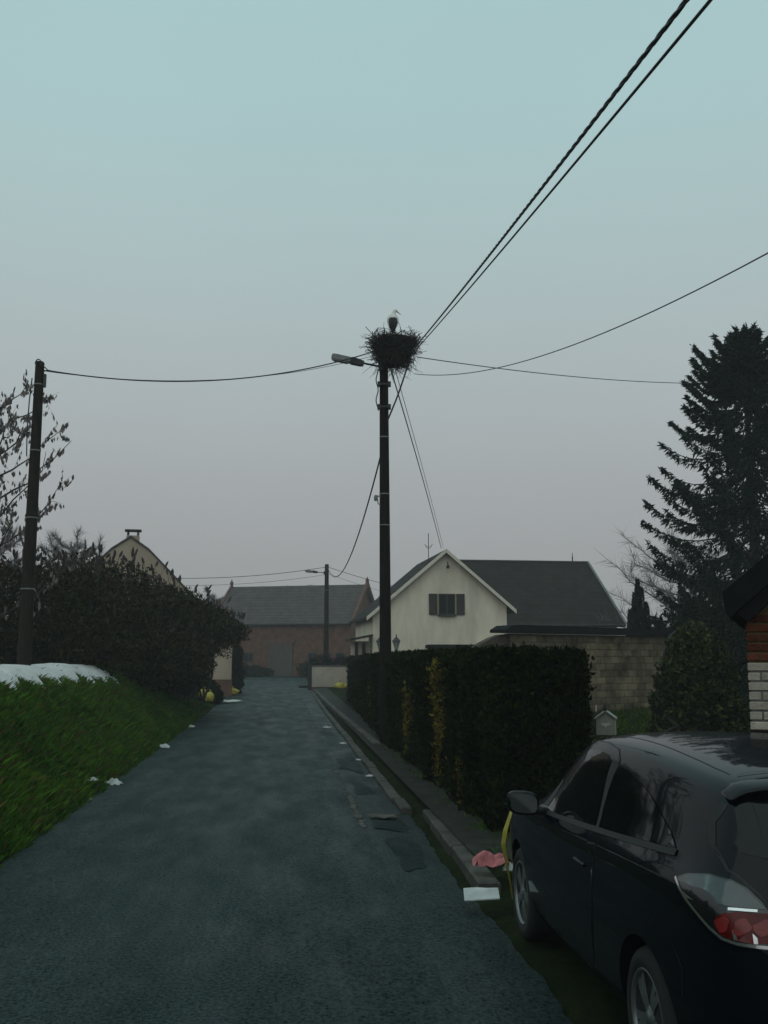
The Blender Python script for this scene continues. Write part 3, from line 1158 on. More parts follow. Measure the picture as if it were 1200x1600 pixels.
# attic window with open shutters
wz0, wz1 = 4.27 - g0, 5.42 - g0
win = MB().box(P(.07, -.02, (wz0 + wz1) / 2), (.92, .10, wz1 - wz0), rz=YAW).build('window', 'wood_dark', hw)
for k in range(2):
    MB().box(P(.07 - .22 + .44 * k, -.085, (wz0 + wz1) / 2), (.36, .02, wz1 - wz0 - .14), rz=YAW).build('pane', 'window', win)
MB().box(P(.07, -.10, wz0 - .03), (1.0, .2, .06), rz=YAW).build('sill', 'wood_dark', win)
for sx in (-1, 1):
    sh = MB().box(P(.07 + sx * .76, -.05, (wz0 + wz1) / 2), (.46, .05, wz1 - wz0), rz=YAW, bevel=.01).build('shutter', 'wood_dark', hw)
    for k in range(7):
        MB().box(P(.07 + sx * .76, -.08, wz0 + .12 + k * (wz1 - wz0 - .24) / 6), (.36, .02, .05), rz=YAW).build('slat', 'wood_dark', sh)
    MB().box(P(.07 + sx * .495, -.05, (wz0 + wz1) / 2), (.055, .04, wz1 - wz0 - .04), rz=YAW).build('window_trim', 'wood_pale', hw)
# lamp bracket under the peak
m = MB()
m.tube([P(.10, -.02, hg - .92), P(.10, -.30, hg - .82), P(.06, -.36, hg - .70)], .03, 6)
m.lathe(P(.10, -.30, hg - 1.06), [(.04, 0), (.09, .05), (.09, .17), (.03, .22)], 8)
m.build('gable_lamp', 'black', hw)
# aerial and chimney cowl behind the left slope
m = MB()
m.tube([P(-.55, 2.0, hg - .9), P(-.55, 2.0, hg + 1.15)], .022, 5)
m.tube([P(-.75, 2.0, hg + .52), P(-.62, 2.0, hg + .30), P(-.48, 2.0, hg + .30), P(-.32, 2.0, hg + .52)], .018, 5)
for k in range(4):
    m.tube([P(-.7 + .1 * k, 1.8, hg + .40), P(-.7 + .1 * k, 2.2, hg + .40)], .010, 4)
m.build('aerial', 'black', hw)
# cross wing behind to the right, ridge parallel to the gable front
hr = 7.95 - g0
ez = 3.9 - g0
slab(P, [(.5, 7.5, hr), (10.75, 7.5, hr), (11.40, 3.0, ez), (.5, 3.0, ez)][::-1], .16).build('wing_roof', 'roof_dark', hw)
slab(P, [(.5, 7.502, hr), (10.75, 7.502, hr), (11.2, 12, ez), (.5, 12, ez)], .16).build('wing_roof', 'roof_dark', hw)
m = MB().add([P(3.45, 3.35, -.3), P(11.0, 3.35, -.3), P(11.0, 3.35, ez), P(3.45, 3.35, ez), P(3.45, 11.5, -.3), P(11.0, 11.5, -.3), P(11.0, 11.5, ez), P(3.45, 11.5, ez),
              P(10.6, 7.5, hr - .2)], [[0, 1, 2, 3], [1, 5, 6, 8, 2], [5, 4, 7, 6]])
m.build('wing_wall', 'render_white', hw)
m = MB()
m.tube([P(10.77, 7.45, hr + .05), P(11.42, 2.95, ez + .05)], .06, 5)
m.build('verge_tiles', 'lamp', hw)
m = MB()
m.tube([P(.4, 7.5, hr + .03), P(10.75, 7.5, hr + .03)], .07, 6)
m.build('ridge_tiles', 'roof_tile', hw)
m = MB()
m.tube([P(9.75, 7.5, hr), P(9.75, 7.5, hr + .62)], [.05, .015], 6)
m.lathe(P(9.75, 7.5, hr + .25), [(.02, 0), (.06, .04), (.02, .08)], 8)
m.build('finial', 'black', hw)
m = MB()
m.tube([P(3.9, 2.9, ez - .04), P(11.35, 2.9, ez - .04)], .07, 6)
m.build('gutter_pipe', 'roof_tile', hw)
# porch on the left
pr = slab(P, [(-5.3, -.6, 2.55), (-4.05, -.6, 2.80), (-4.05, 1.6, 2.80), (-5.3, 1.6, 2.55)], .12).build('porch_roof', 'roof_dark', hw)
MB().box(P(-4.55, 1.2, 1.15), (1.0, .15, 2.6), rz=YAW).build('porch_wall', 'render_white', hw)
for k in range(2):
    MB().box(P(-4.75 + .4 * k, 1.10, 1.95), (.18, .06, .8), rz=YAW).build('porch_window', 'window', hw)

# lanterns before the white house
for i, (x, y, lab) in enumerate(((.62, 52.0, 'dark carriage lantern beside the tall pole against the white house'),
                                 (-.20, 52.6, 'dark carriage lantern left of the tall pole near the porch'))):
    zb = float(terrain(51.5, 5))
    ln = empty('garden_lantern', (x, y, zb), lab, 'lantern', 'garden lanterns of the white house')
    MB().lathe((x, y, zb), [(.09, -.1), (.07, .15), (.035, .3), (.035, 2.1), (.06, 2.14)], 10).build('post', 'black', ln)
    MB().lathe((x, y, zb + 2.14), [(.05, 0), (.10, .10), (.17, .42), (.15, .44)], 6).build('glass', 'lens', ln)
    MB().lathe((x, y, zb + 2.58), [(.22, 0), (.20, .05), (.07, .20), (.03, .24), (.03, .34), (.005, .38)], 6).build('cap', 'black', ln)
    m = MB()
    for k in range(6):
        a = k * PI / 3
        m.tube([(x + .05 * math.cos(a), y + .05 * math.sin(a), zb + 2.14), (x + .175 * math.cos(a), y + .175 * math.sin(a), zb + 2.58)], .014, 4)
    m.build('frame', 'black', ln)

# ---- barn
bzz = float(gz(90))
BY = Rd(-15)
barn = empty('brick_barn', (-2.85, 88, bzz), 'long brown brick barn with grey roof closing the far end of the road', 'barn')
P = frame((-2.85, 88, bzz), BY)
BL, BD = 12.6, 8.6
be, br = 4.95 - bzz, 8.5 - bzz
m = MB()
m.prism([(0, -.3), (BD, -.3), (BD, be), (BD / 2, br - .1), (0, be)], lambda d, z, a: P(a, d, z), -BL, 0)
m.build('wall', 'barn_brick', barn)
slab(P, [(-BL - .2, -.3, be - .02), (.12, -.3, be - .02), (.12, BD / 2, br), (-BL - .2, BD / 2, br)], .16).build('roof', 'roof_tile', barn)
slab(P, [(-BL - .2, BD / 2 + .002, br), (.12, BD / 2 + .002, br), (.12, BD + .3, be - .02), (-BL - .2, BD + .3, be - .02)], .16).build('roof', 'roof_tile', barn)
m = MB()
m.prism([(-.3, be - .1), (-.3, be + .22), (BD / 2, br + .30), (BD + .3, be + .22), (BD + .3, be - .1), (BD / 2, br - .2)], lambda d, z, a: P(a, d, z), .125, .36)
m.build('gable_coping', 'far_brick', barn)
m = MB()
m.prism([(-.3, be - .1), (-.3, be + .12), (BD / 2, br + .20), (BD + .3, be + .12), (BD + .3, be - .1), (BD / 2, br - .2)], lambda d, z, a: P(a, d, z), -BL - .4, -BL - .205)
m.build('gable_coping', 'far_brick', barn)
for a in (.24, -BL - .3):
    MB().lathe(P(a, BD / 2, br + .2), [(.16, 0), (.16, .22), (.08, .32), (.02, .5)], 8).build('finial', 'far_brick', barn)
m = MB(); m.tube([P(-BL, -.36, be - .12), P(.1, -.36, be - .12)], .07, 6); m.build('gutter_pipe', 'black', barn)
dr = MB().box(P(-6.35, -.02, 1.35), (2.3, .12, 2.9), rz=BY).build('door', 'barn_door', barn)
for k in range(8):
    MB().box(P(-6.35 - 1.0 + .285 * k, -.10, 1.35), (.26, .03, 2.8), rz=BY).build('plank', 'barn_door', dr)
MB().box(P(-6.35, -.06, 2.9), (2.7, .1, .25), rz=BY).build('lintel', 'far_brick', barn)
for a in (-9.3, -3.4, -2.1, -.9):
    f = MB().box(P(a, -.01, 1.55), (.85, .10, .8), rz=BY).build('window', 'wood_dark', barn)
    for k in (-1, 1):
        MB().box(P(a + k * .2, -.07, 1.55), (.34, .02, .66), rz=BY).build('pane', 'window', f)

# ---- hazy building right behind the barn
hb = empty('brick_house', (1.2, 101, bzz), 'hazy brown brick house with a chimney right behind the barn', 'house')
P = frame((1.2, 101, bzz), Rd(-15))
m = MB(); m.prism([(-3.2, -.3), (5.5, -.3), (5.5, 4.2), (-3.2, 4.2)], lambda a, z, d: P(a, d, z), 0, 7); m.build('wall', 'far_brick', hb)
rf = slab(P, [(-3.5, -.4, 4.0), (5.8, -.4, 4.0), (5.8, 3.5, 7.0), (-3.5, 3.5, 7.0)], .16).build('roof', 'barn_brick', hb)
slab(P, [(-3.5, 3.502, 7.0), (5.8, 3.502, 7.0), (5.8, 7.4, 4.0), (-3.5, 7.4, 4.0)], .16).build('roof', 'barn_brick', hb)
MB().box(P(-2.0, 3.5, 7.0), (1.3, .7, 1.6), rz=Rd(-15), bevel=.03).build('chimney', 'far_brick', rf)
for k in (-.3, .3):
    MB().lathe(P(-2.0 + k, 3.5, 7.8), [(.16, 0), (.14, .25), (.16, .28)], 8).build('chimney_pot', 'barn_brick', rf)
for a in (-1.6, 1.0, 3.6):
    f = MB().box(P(a, -.02, 2.0), (1.0, .12, 1.3), rz=Rd(-15)).build('window', 'trim_white', hb)
    MB().box(P(a, -.09, 2.0), (.8, .03, 1.1), rz=Rd(-15)).build('pane', 'window', f)

# ---- cream gabled house on the left
cz_ = float(gz(50))
CY = Rd(12)
ch = empty('cream_house', (-12.45, 50, cz_), 'pale cream house gable with slab topped chimney rising behind the left shrubs', 'house')
P = frame((-12.45, 50, cz_), CY)
pk = 7.78 - cz_
# slightly bell-cast gable outline
sil = [(0, pk), (.9, pk - .62), (2.0, pk - 1.75), (3.2, pk - 3.0), (4.2, pk - 3.85), (5.05, pk - 4.45)]
poly = [(-5.05, -.3), (5.05, -.3)] + sil[::-1] + [(-a, z) for a, z in sil[1:]]
wall_prism(P, poly, 0, 9).build('wall', 'render_cream', ch)
MB().box(P(0, -.025, .25), (10.16, .05, 1.1), rz=CY).build('plinth', 'far_brick', ch)
for sgn in (1, -1):
    m = MB()
    for (a0, z0), (a1, z1) in zip(sil[:-1], sil[1:]):
        m.add([P(sgn * a0, -.06, z0 + .02), P(sgn * a1, -.06, z1 + .02), P(sgn * a1, 9.1, z1 + .02), P(sgn * a0, 9.1, z0 + .02),
               P(sgn * a0, -.06, z0 + .13), P(sgn * a1, -.06, z1 + .13), P(sgn * a1, 9.1, z1 + .13), P(sgn * a0, 9.1, z0 + .13)],
              [[0, 1, 2, 3], [7, 6, 5, 4], [0, 4, 5, 1], [1, 5, 6, 2], [2, 6, 7, 3], [3, 7, 4, 0]])
    rfx = m.build('roof', 'roof_tile', ch)
chm = MB().box(P(.10, .5, pk - .15), (.62, .62, .62), rz=CY, bevel=.02).build('chimney', 'render_cream', rfx)
for sx in (-1, 1):
    MB().box(P(.10 + sx * .24, .5, pk + .28), (.10, .5, .24), rz=CY).build('chimney_leg', 'roof_tile', rfx)
MB().box(P(.10, .5, pk + .425), (.80, .74, .06), rz=CY).build('chimney_slab', 'roof_tile', rfx)

# ---- white low wall with dark gate post at the bend
ww = empty('white_garden_wall', (-3.0, 60.2, float(gz(60))), 'low white garden wall at the bend beyond the hedge', 'wall')
m = MB(); m.box((-3.02, 60.2, float(gz(60)) + .68), (2.32, .22, 1.2), rz=Rd(2)); m.build('wall_panel', 'render_grey', ww)
m = MB(); m.box((-3.02, 60.2, float(gz(60)) + 1.31), (2.4, .30, .07), rz=Rd(2), bevel=.015); m.build('coping', 'kerb', ww)
m = MB(); m.box((-3.02, 60.19, float(gz(60)) + .0), (2.34, .26, .22), rz=Rd(2)); m.build('footing', 'far_brick', ww)
m = MB(); m.box((-4.30, 60.15, float(gz(60)) + .60), (.22, .26, 1.35), bevel=.02); m.box((-4.30, 60.15, float(gz(60)) + 1.31), (.28, .32, .08), bevel=.02)
gp = m.build('gate_post', 'black'); tag(gp, 'dark square gate post at the left end of the white wall', 'post')

# ------------------------------------------------------------------ block outbuilding behind the hedge end
OG = float(terrain(27.5, 7.5))
A0, A1 = Vector((3.50, 28.6, 0)), Vector((9.3, 32.8, 0))
od = (A1 - A0).normalized()
OYAW = math.atan2(od.y, od.x)
P = frame((A0.x, A0.y, OG), OYAW)
OL = (A1 - A0).length
OH = 2.62 - OG
ob = empty('block_wall', (A0.x, A0.y, OG), 'mottled concrete block wall with thick black coping behind the hedge end', 'wall')
m = MB(); m.prism([(0.02, -.3), (OL, -.3), (OL, OH), (0.02, OH)], lambda a, z, d: P(a, d, z), .02, .26); m.build('wall_core', 'mortar', ob)
bw, bh = .40, .20
rows = int((OH) / bh)
share = {}
rr_ = random.Random(9)
for k in range(rows + 1):
    z0 = k * bh + .0
    h_ = min(bh, OH - z0)
    if h_ < .06: continue
    off = (bw / 2) if k % 2 else 0
    a = -off
    while a < OL - .02:
        x0, x1 = max(0, a), min(OL, a + bw)
        a += bw
        if x1 - x0 < .05: continue
        MB().box(P((x0 + x1) / 2, .012 + rr_.uniform(-.004, .004), z0 + h_ / 2), (x1 - x0 - .014, .05, h_ - .014), rz=OYAW, bevel=.006).build('block', 'block', ob)
m = MB(); m.prism([(-.35, OH + .02), (OL + .3, OH + .02), (OL + .3, OH + .20), (.2, OH + .24), (-.10, OH + .22), (-.35, OH + .10)], lambda a, z, d: P(a, d, z), -.22, .45)
m.build('coping', 'bitumen', ob)
# small streaks of old render on the blocks
for a, z, w_, h_ in ((2.05, .95, .03, .34), (2.72, .92, .03, .30), (2.85, 1.05, .20, .12), (2.95, .80, .16, .10), (3.35, .30, .05, .2), (2.1, 1.73, .28, .06)):
    MB().box(P(a, -.018, z), (w_, .012, h_), rz=OYAW, bevel=.004).build('render_smear', 'render_grey', ob)
# swept brown garden wall running up to it
m = MB()
sw = [(-2.6, -.3), (.0, -.3), (.0, OH - .02), (-.25, OH - .04), (-.55, OH - .12), (-.9, OH - .26), (-1.3, OH - .45), (-1.8, OH - .58), (-2.6, OH - .62)]
m.prism(sw, lambda a, z, d: P(a, d, z), .1, .34)
o = m.build('garden_wall', 'brown_wall')
tag(o, 'brown garden wall with swept top joining the concrete block wall', 'wall')
# flat black shed roof peeping over the hedge
sx0 = (1.85, 45.0)
sg = float(terrain(44, 6.5))
sh = empty('garden_shed', (3.2, 46, sg), 'flat black shed roof just showing above the hedge below the white house', 'shed')
MB().box((3.25, 46, 1.30), (2.5, 1.8, 2.13)).build('wall', 'wood_dark', sh)
MB().box((3.25, 46, 2.45), (2.75, 2.2, .16), bevel=.02).build('roof', 'bitumen', sh)

# ------------------------------------------------------------------ brick shed at the right edge
BX, BYy = 3.16, 9.0
bg = float(terrain(8.65, 4.0))
bs = empty('brick_shed', (BX, BYy, bg), 'red brick gable with whitewashed lower courses and black verge at right', 'shed')
SY = Rd(-21)
P = frame((BX, BYy, bg), SY)
eh = 2.40 - bg
pit = .82
gw = 3.6
m = MB()
m.prism([(.012, -.3), (gw, -.3), (gw, eh), (gw / 2, eh + pit * gw / 2), (.012, eh)], lambda a, z, d: P(a, d, z), .012, 4.0)
m.build('wall_core', 'brick_mortar', bs)
bl, bhh = .213, .0640
course = .0835
zz0 = 1.34 - bg
split = 1.86 - bg
rb = random.Random(3)
meshes = {}
k = 0
z = zz0
while z < eh + 1.0:
    off = (bl + .014) / 2 if k % 2 else 0
    a = -off
    zt = z
    while a < 1.35:
        x0, x1 = max(0.0, a), min(1.35, a + bl)
        a += bl + .014
        if x1 - x0 < .04: continue
        top_here = eh + pit * x0 - .02
        if zt + bhh > top_here: continue
        jag = .05 * math.sin(x0 * 9 + 1)
        white = zt < split + (.0835 if x0 > .22 else 0) - .01
        MB().box(P((x0 + x1) / 2, .008 + rb.uniform(-.004, .004), zt + bhh / 2 + rb.uniform(-.002, .002)),
                 (x1 - x0 - .002, .05, bhh + (.004 if white else 0)), rz=SY + rb.uniform(-.01, .01), bevel=.006).build('brick', 'white_brick' if white else 'red_brick', bs)
    z += course
    k += 1
m = MB(); m.box(P(.70, .0, zz0 / 2 - .1), (1.40, .06, zz0 + .18), rz=SY); m.build('tarred_base', 'plinth', bs)
m = MB(); m.box(P(.70, .006, (zz0 + split) / 2 + .02), (1.36, .012, split - zz0 + .02), rz=SY); m.build('white_joints', 'white_joint', bs)
# roof with deep black verge
for sgn in (1,):
    pass
e0 = (-.17, eh - .17 * pit + .05)
m = MB()
m.prism([(e0[0], e0[1] + .20), (gw / 2, eh + pit * gw / 2 + .28), (gw / 2, eh + pit * gw / 2 + .10), (e0[0] + .05, e0[1] - .02), (e0[0] + .02, e0[1] + .02)], lambda a, zq, d: P(a, d, zq), -.22, 4.2)
m.build('roof', 'bitumen', bs)
m = MB()
m.prism([(gw + .17, e0[1] + .20), (gw / 2 + .002, eh + pit * gw / 2 + .28), (gw / 2 + .002, eh + pit * gw / 2 + .06), (gw + .12, e0[1] - .08)], lambda a, zq, d: P(a, d, zq), -.22, 4.2)
m.build('roof', 'bitumen', bs)
m = MB()
m.prism([(e0[0] + .10, e0[1] + .02), (gw / 2, eh + pit * gw / 2 + .09), (gw / 2, eh + pit * gw / 2 - .02), (e0[0] + .20, e0[1] - .05)], lambda a, zq, d: P(a, d, zq), -.20, -.02)
m.build('verge_board', 'plinth', bs)


# ------------------------------------------------------------------ letter box
mz = float(terrain(12.7, 4.0))
mb_ = empty('letter_box', (2.76, 13, mz), 'pale grey gabled letter box beside the hedge end', 'letter box')
MB().box((2.76, 13.1, mz + .42), (.09, .09, .95), bevel=.01).build('post', 'black', mb_)
MYAW = Rd(-14)
P = frame((2.76, 13, mz), MYAW)
zb0, zb1 = 1.00 - mz, 1.20 - mz
m = MB()
m.prism([(-.115, zb0), (.115, zb0), (.115, zb1), (.0, zb1 + .085), (-.115, zb1)], lambda a, zq, d: P(a, d, zq), 0, .30)
m.build('box', 'mail', mb_)
m = MB()
for sgn in (-1, 1):
    m.prism([(0, zb1 + .088), (sgn * .135, zb1 - .012), (sgn * .135, zb1 + .004), (0, zb1 + .104)], lambda a, zq, d: P(a, d, zq), -.025, .32)
m.build('box_roof', 'mail', mb_)
m = MB(); m.box(P(.118, .15, (zb0 + zb1) / 2), (.006, .29, zb1 - zb0), rz=MYAW); m.build('side_edge', 'mail_side', mb_)
m = MB(); m.box(P(-.118, .15, (zb0 + zb1) / 2), (.006, .30, zb1 - zb0), rz=MYAW); m.build('shaded_side', 'black', mb_)  # shade on the box's left side, painted as a black panel
# flap and the pale winged emblem on the door
m = MB()
m.box(P(0, -.006, zb0 + .135), (.11, .006, .016), rz=MYAW)
m.prism([(-.055, zb0 + .122), (-.02, zb0 + .112), (0, zb0 + .088), (.02, zb0 + .112), (.055, zb0 + .122), (.03, zb0 + .126), (-.03, zb0 + .126)], lambda a, zq, d: P(a, d, zq), -.008, -.001)
m.build('emblem', 'mail_mark', mb_)
m = MB(); m.lathe(P(.0, .02, zb1 + .06), [(.006, 0), (.022, .03), (.026, .06), (.014, .10), (.003, .13)], 8); m.build('finial', 'black', mb_)

# ------------------------------------------------------------------ vegetation
def leaf_blobs(blobs, n, size, seed, up=.2, shell=.75, droop=0.0, aspect=.45, ground=None):
    """leaf quads spread through ellipsoids, denser towards their skins. blobs: (x, y, z, rx, ry, rz)"""
    r = np.random.default_rng(seed)
    B_ = np.array(blobs, float)
    w = B_[:, 3] * B_[:, 4] + B_[:, 3] * B_[:, 5]
    idx = r.choice(len(B_), n, p=w / w.sum())
    d = r.normal(size=(n, 3))
    d /= np.linalg.norm(d, axis=1, keepdims=True)
    rad = np.where(r.random(n) < shell, 1 - .35 * r.random(n) ** 1.5, r.random(n) ** .5)
    lump = 1 + .16 * np.sin(d[:, 0] * 5 + idx) * np.sin(d[:, 1] * 6 + 2 * idx) + .12 * np.sin(d[:, 2] * 9 + d[:, 0] * 7)
    rad = rad * lump
    c = B_[idx, :3] + d * rad[:, None] * B_[idx, 3:]
    ax = r.normal(size=(n, 3)) * .7 + d * .5
    ax[:, 2] += up - droop
    if ground is not None:
        k = c[:, 2] > ground
        c, ax = c[k], ax[k]
    L_ = r.uniform(size[0], size[1], len(c))
    return quads(c, ax, L_, L_ * aspect)


def twig_tubes(root_pts, tips, r0, r1, seed, bend=.25):
    b = MB()
    r = random.Random(seed)
    for a, c in zip(root_pts, tips):
        a, c = Vector(a), Vector(c)
        m1 = a.lerp(c, .35) + Vector((r.gauss(0, bend), r.gauss(0, bend), r.gauss(0, bend * .5)))
        m2 = a.lerp(c, .7) + Vector((r.gauss(0, bend), r.gauss(0, bend), r.gauss(0, bend * .5)))
        b.tube([a, m1, m2, c], [r0, r0 * .7 + r1 * .3, r0 * .4 + r1 * .6, r1], 5, cap=False)
    return b


def add_leaves(name, VF, m, parent):
    return mesh_from(name, VF[0], VF[1], m, parent)


# big dark shrub mass on the left bank
def shrub(name, base, blobs, n, size, label, seed, m='shrub', cat='shrub', group=None, stems=14, up=.45, spikes=0, droop=0.0, aspect=.45):
    root = empty(name, base, label, cat, group)
    r = random.Random(seed)
    tips, roots = [], []
    for i in range(stems):
        bl = blobs[i % len(blobs)]
        tips.append((bl[0] + r.uniform(-.6, .6) * bl[3], bl[1] + r.uniform(-.5, .5) * bl[4], bl[2] + r.uniform(.0, .8) * bl[5]))
        roots.append((base[0] + .5 * (bl[0] - base[0]) + r.uniform(-.25, .25), base[1] + .5 * (bl[1] - base[1]) + r.uniform(-.25, .25), base[2] - .1))
    twig_tubes(roots, tips, .05, .012, seed).build('stems', 'bark', root)
    add_leaves('foliage', leaf_blobs(blobs, n, size, seed, up=up, droop=droop, aspect=aspect), m, root)
    if spikes:
        rg = np.random.default_rng(seed + 50)
        B_ = np.array(blobs)
        idx = rg.integers(0, len(B_), spikes)
        a = rg.uniform(0, 2 * PI, spikes)
        q = rg.random(spikes) ** .5 * .95
        x = B_[idx, 0] + q * np.cos(a) * B_[idx, 3]
        y = B_[idx, 1] + q * np.sin(a) * B_[idx, 4]
        z = B_[idx, 2] + np.sqrt(np.maximum(0, 1 - q * q)) * B_[idx, 5]
        b = MB()
        for i in range(spikes):
            h = rg.uniform(.18, .5)
            lx, ly = rg.normal(0, .10, 2)
            p0 = Vector((x[i], y[i], z[i] - .15))
            p1 = p0 + Vector((lx, ly, .15 + h * .4))
            p2 = p1 + Vector((lx * .8, ly * .8, h * .6))
            b.tube([p0, p1], .006, 3, cap=False)
            b.tube([p1, p1.lerp(p2, .3), p1.lerp(p2, .75), p2], [.012, .042, .034, .006], 5, cap=False)
        b.build('seed_heads', 'spike', root)['kind'] = 'stuff'
    return root


shrub('overgrown_shrub', (-8.6, 29, float(terrain(29.5, -5.7))),
      [(-9.6, 25.5, 3.0, 2.0, 1.8, 1.35), (-8.6, 27, 3.1, 2.0, 2.0, 1.45), (-8.1, 29, 3.25, 1.9, 2, 1.5), (-7.9, 31.5, 3.2, 1.9, 2.2, 1.6),
       (-8.2, 26.5, 2.2, 1.9, 1.8, .9), (-7.5, 29.5, 2.1, 1.6, 2.0, .9), (-10.5, 25, 2.6, 1.6, 1.6, 1.5), (-6.9, 32.5, 1.9, 1.4, 2.0, .9), (-7.3, 30.5, 1.6, 1.3, 2.2, .6)],
      62000, (.07, .17), 'large dark overgrown shrub with upright seed heads behind the left pole', 31, spikes=420, stems=26)
shrub('overhanging_shrub', (-7.2, 37, float(terrain(37.5, -3.6))),
      [(-7.2, 34.5, 3.0, 1.6, 1.9, 1.35), (-6.95, 36.8, 3.05, 1.45, 1.8, 1.2), (-6.55, 39, 2.95, 1.15, 1.4, .95), (-5.95, 39.6, 2.95, .75, 1.0, .55),
       (-7.3, 36, 1.9, 1.2, 1.8, 1.0), (-7.4, 38.5, 1.6, 1.0, 1.6, .9), (-7.1, 34.5, 1.5, 1.2, 2.0, .8)],
      36000, (.07, .17), 'dark shrub leaning out over the left road edge', 33, spikes=150, stems=18)
shrub('cut_conifer_heap', (-7.75, 44.2, float(terrain(44.7, -3.5))),
      [(-7.95, 44.3, .72, .62, .6, .62), (-7.45, 44.0, .62, .45, .5, .52), (-7.05, 43.9, .35, .28, .4, .35), (-8.3, 44.4, .5, .5, .6, .6)],
      9000, (.06, .15), 'rounded dark green bush with bags at the left road edge', 35, m='cypress', stems=6, up=-.2, droop=.3)
shrub('narrow_conifer', (-7.6, 54, float(gz(54))),
      [(-7.65, 54, 1.0, .38, .4, 1.0), (-7.65, 54, 2.0, .3, .3, .7)], 3500, (.08, .16), 'narrow dark conifer beside the cream house corner', 36, m='cypress', cat='conifer', stems=3)
shrub('garden_bush', (-3.2, 61.6, float(gz(61))),
      [(-3.7, 61.5, 1.3, .9, .6, .75), (-2.5, 61.6, 1.35, 1.0, .6, .7), (-1.7, 61.6, 1.2, .8, .6, .7)], 6000, (.09, .18), 'dark bush behind the low white wall', 37, m='cypress', stems=5)
for i, (x, y, h, lab) in enumerate(((-12.2, 86.3, 1.0, 'low dark bush left of the barn door'), (-6.2, 84.4, 1.1, 'low dark bush right of the barn door'), (-10.6, 85.6, .8, 'small bush at the foot of the barn wall left'))):
    shrub('low_bush', (x, y, bzz - .05), [(x, y, bzz + h * .5, .9, .6, h * .6), (x + .8, y, bzz + h * .4, .7, .6, h * .5)], 1800, (.12, .25), lab, 40 + i, m='cypress', stems=4, group='bushes along the barn')

# ivy clad bush at the right, with a curved pipe arch in it
shrub('evergreen_bush', (6.0, 20.2, float(terrain(19.6, 8))),
      [(6.05, 20.2, 1.55, .60, .6, .95), (5.75, 20.2, 1.0, .55, .6, .75), (6.45, 20.3, 1.45, .45, .5, .9), (6.1, 20.2, 2.2, .42, .5, .42), (5.6, 20.1, .55, .5, .5, .45), (6.5, 20.2, .7, .6, .5, .7)],
      42000, (.05, .13), 'glossy evergreen bush with pale tips by the brick shed', 44, m='ivy', stems=8, aspect=.6)
ag = float(terrain(19.3, 8.3))
arch = empty('garden_arch', (6.6, 20.9, ag), 'grey curved garden arch and gate beside the evergreen bush', 'arch')
b = MB()
P_ = [(6.88, 20.9, ag - .1), (6.88, 20.9, 1.75), (6.84, 20.9, 2.05), (6.72, 20.9, 2.32), (6.52, 20.9, 2.52), (6.28, 20.9, 2.60), (6.02, 20.9, 2.55), (5.8, 20.9, 2.38), (5.68, 20.9, 2.05), (5.64, 20.9, 1.7), (5.64, 20.9, ag - .1)]
b.tube(P_, .038, 8)
b.build('hoop', 'pipe_grey', arch, smooth=True)
MB().box((6.70, 20.93, (ag + 1.62) / 2), (.26, .04, 1.62 - ag), bevel=.01).build('gate_panel', 'black', arch)
for z in (1.68, 1.30):
    MB().box((6.72, 20.90, z), (.30, .05, .05), bevel=.01).build('gate_rail', 'pipe_grey', arch)
MB().box((6.66, 20.9, 1.49), (.05, .04, .32)).build('gate_bar', 'pipe_grey', arch)

shrub('low_garden_shrub', (3.5, 8.55, float(terrain(8.2, 4.2))),
      [(3.25, 8.5, .95, .35, .25, .36), (3.8, 8.5, .95, .5, .25, .38), (4.4, 8.5, .9, .5, .3, .42), (3.4, 8.5, .5, .5, .3, .4), (4.2, 8.5, .5, .7, .3, .4)],
      16000, (.03, .08), 'low dark shrub under the whitewashed brick wall behind the car', 46, m='hedge', stems=6)
shrub('yard_bush', (4.0, 23.0, float(terrain(22.5, 6))),
      [(4.05, 23, .5, .42, .4, .42), (4.6, 23.3, .4, .5, .4, .36)], 3500, (.04, .10), 'small green bush in the yard behind the letter box', 47, m='ivy', stems=4)

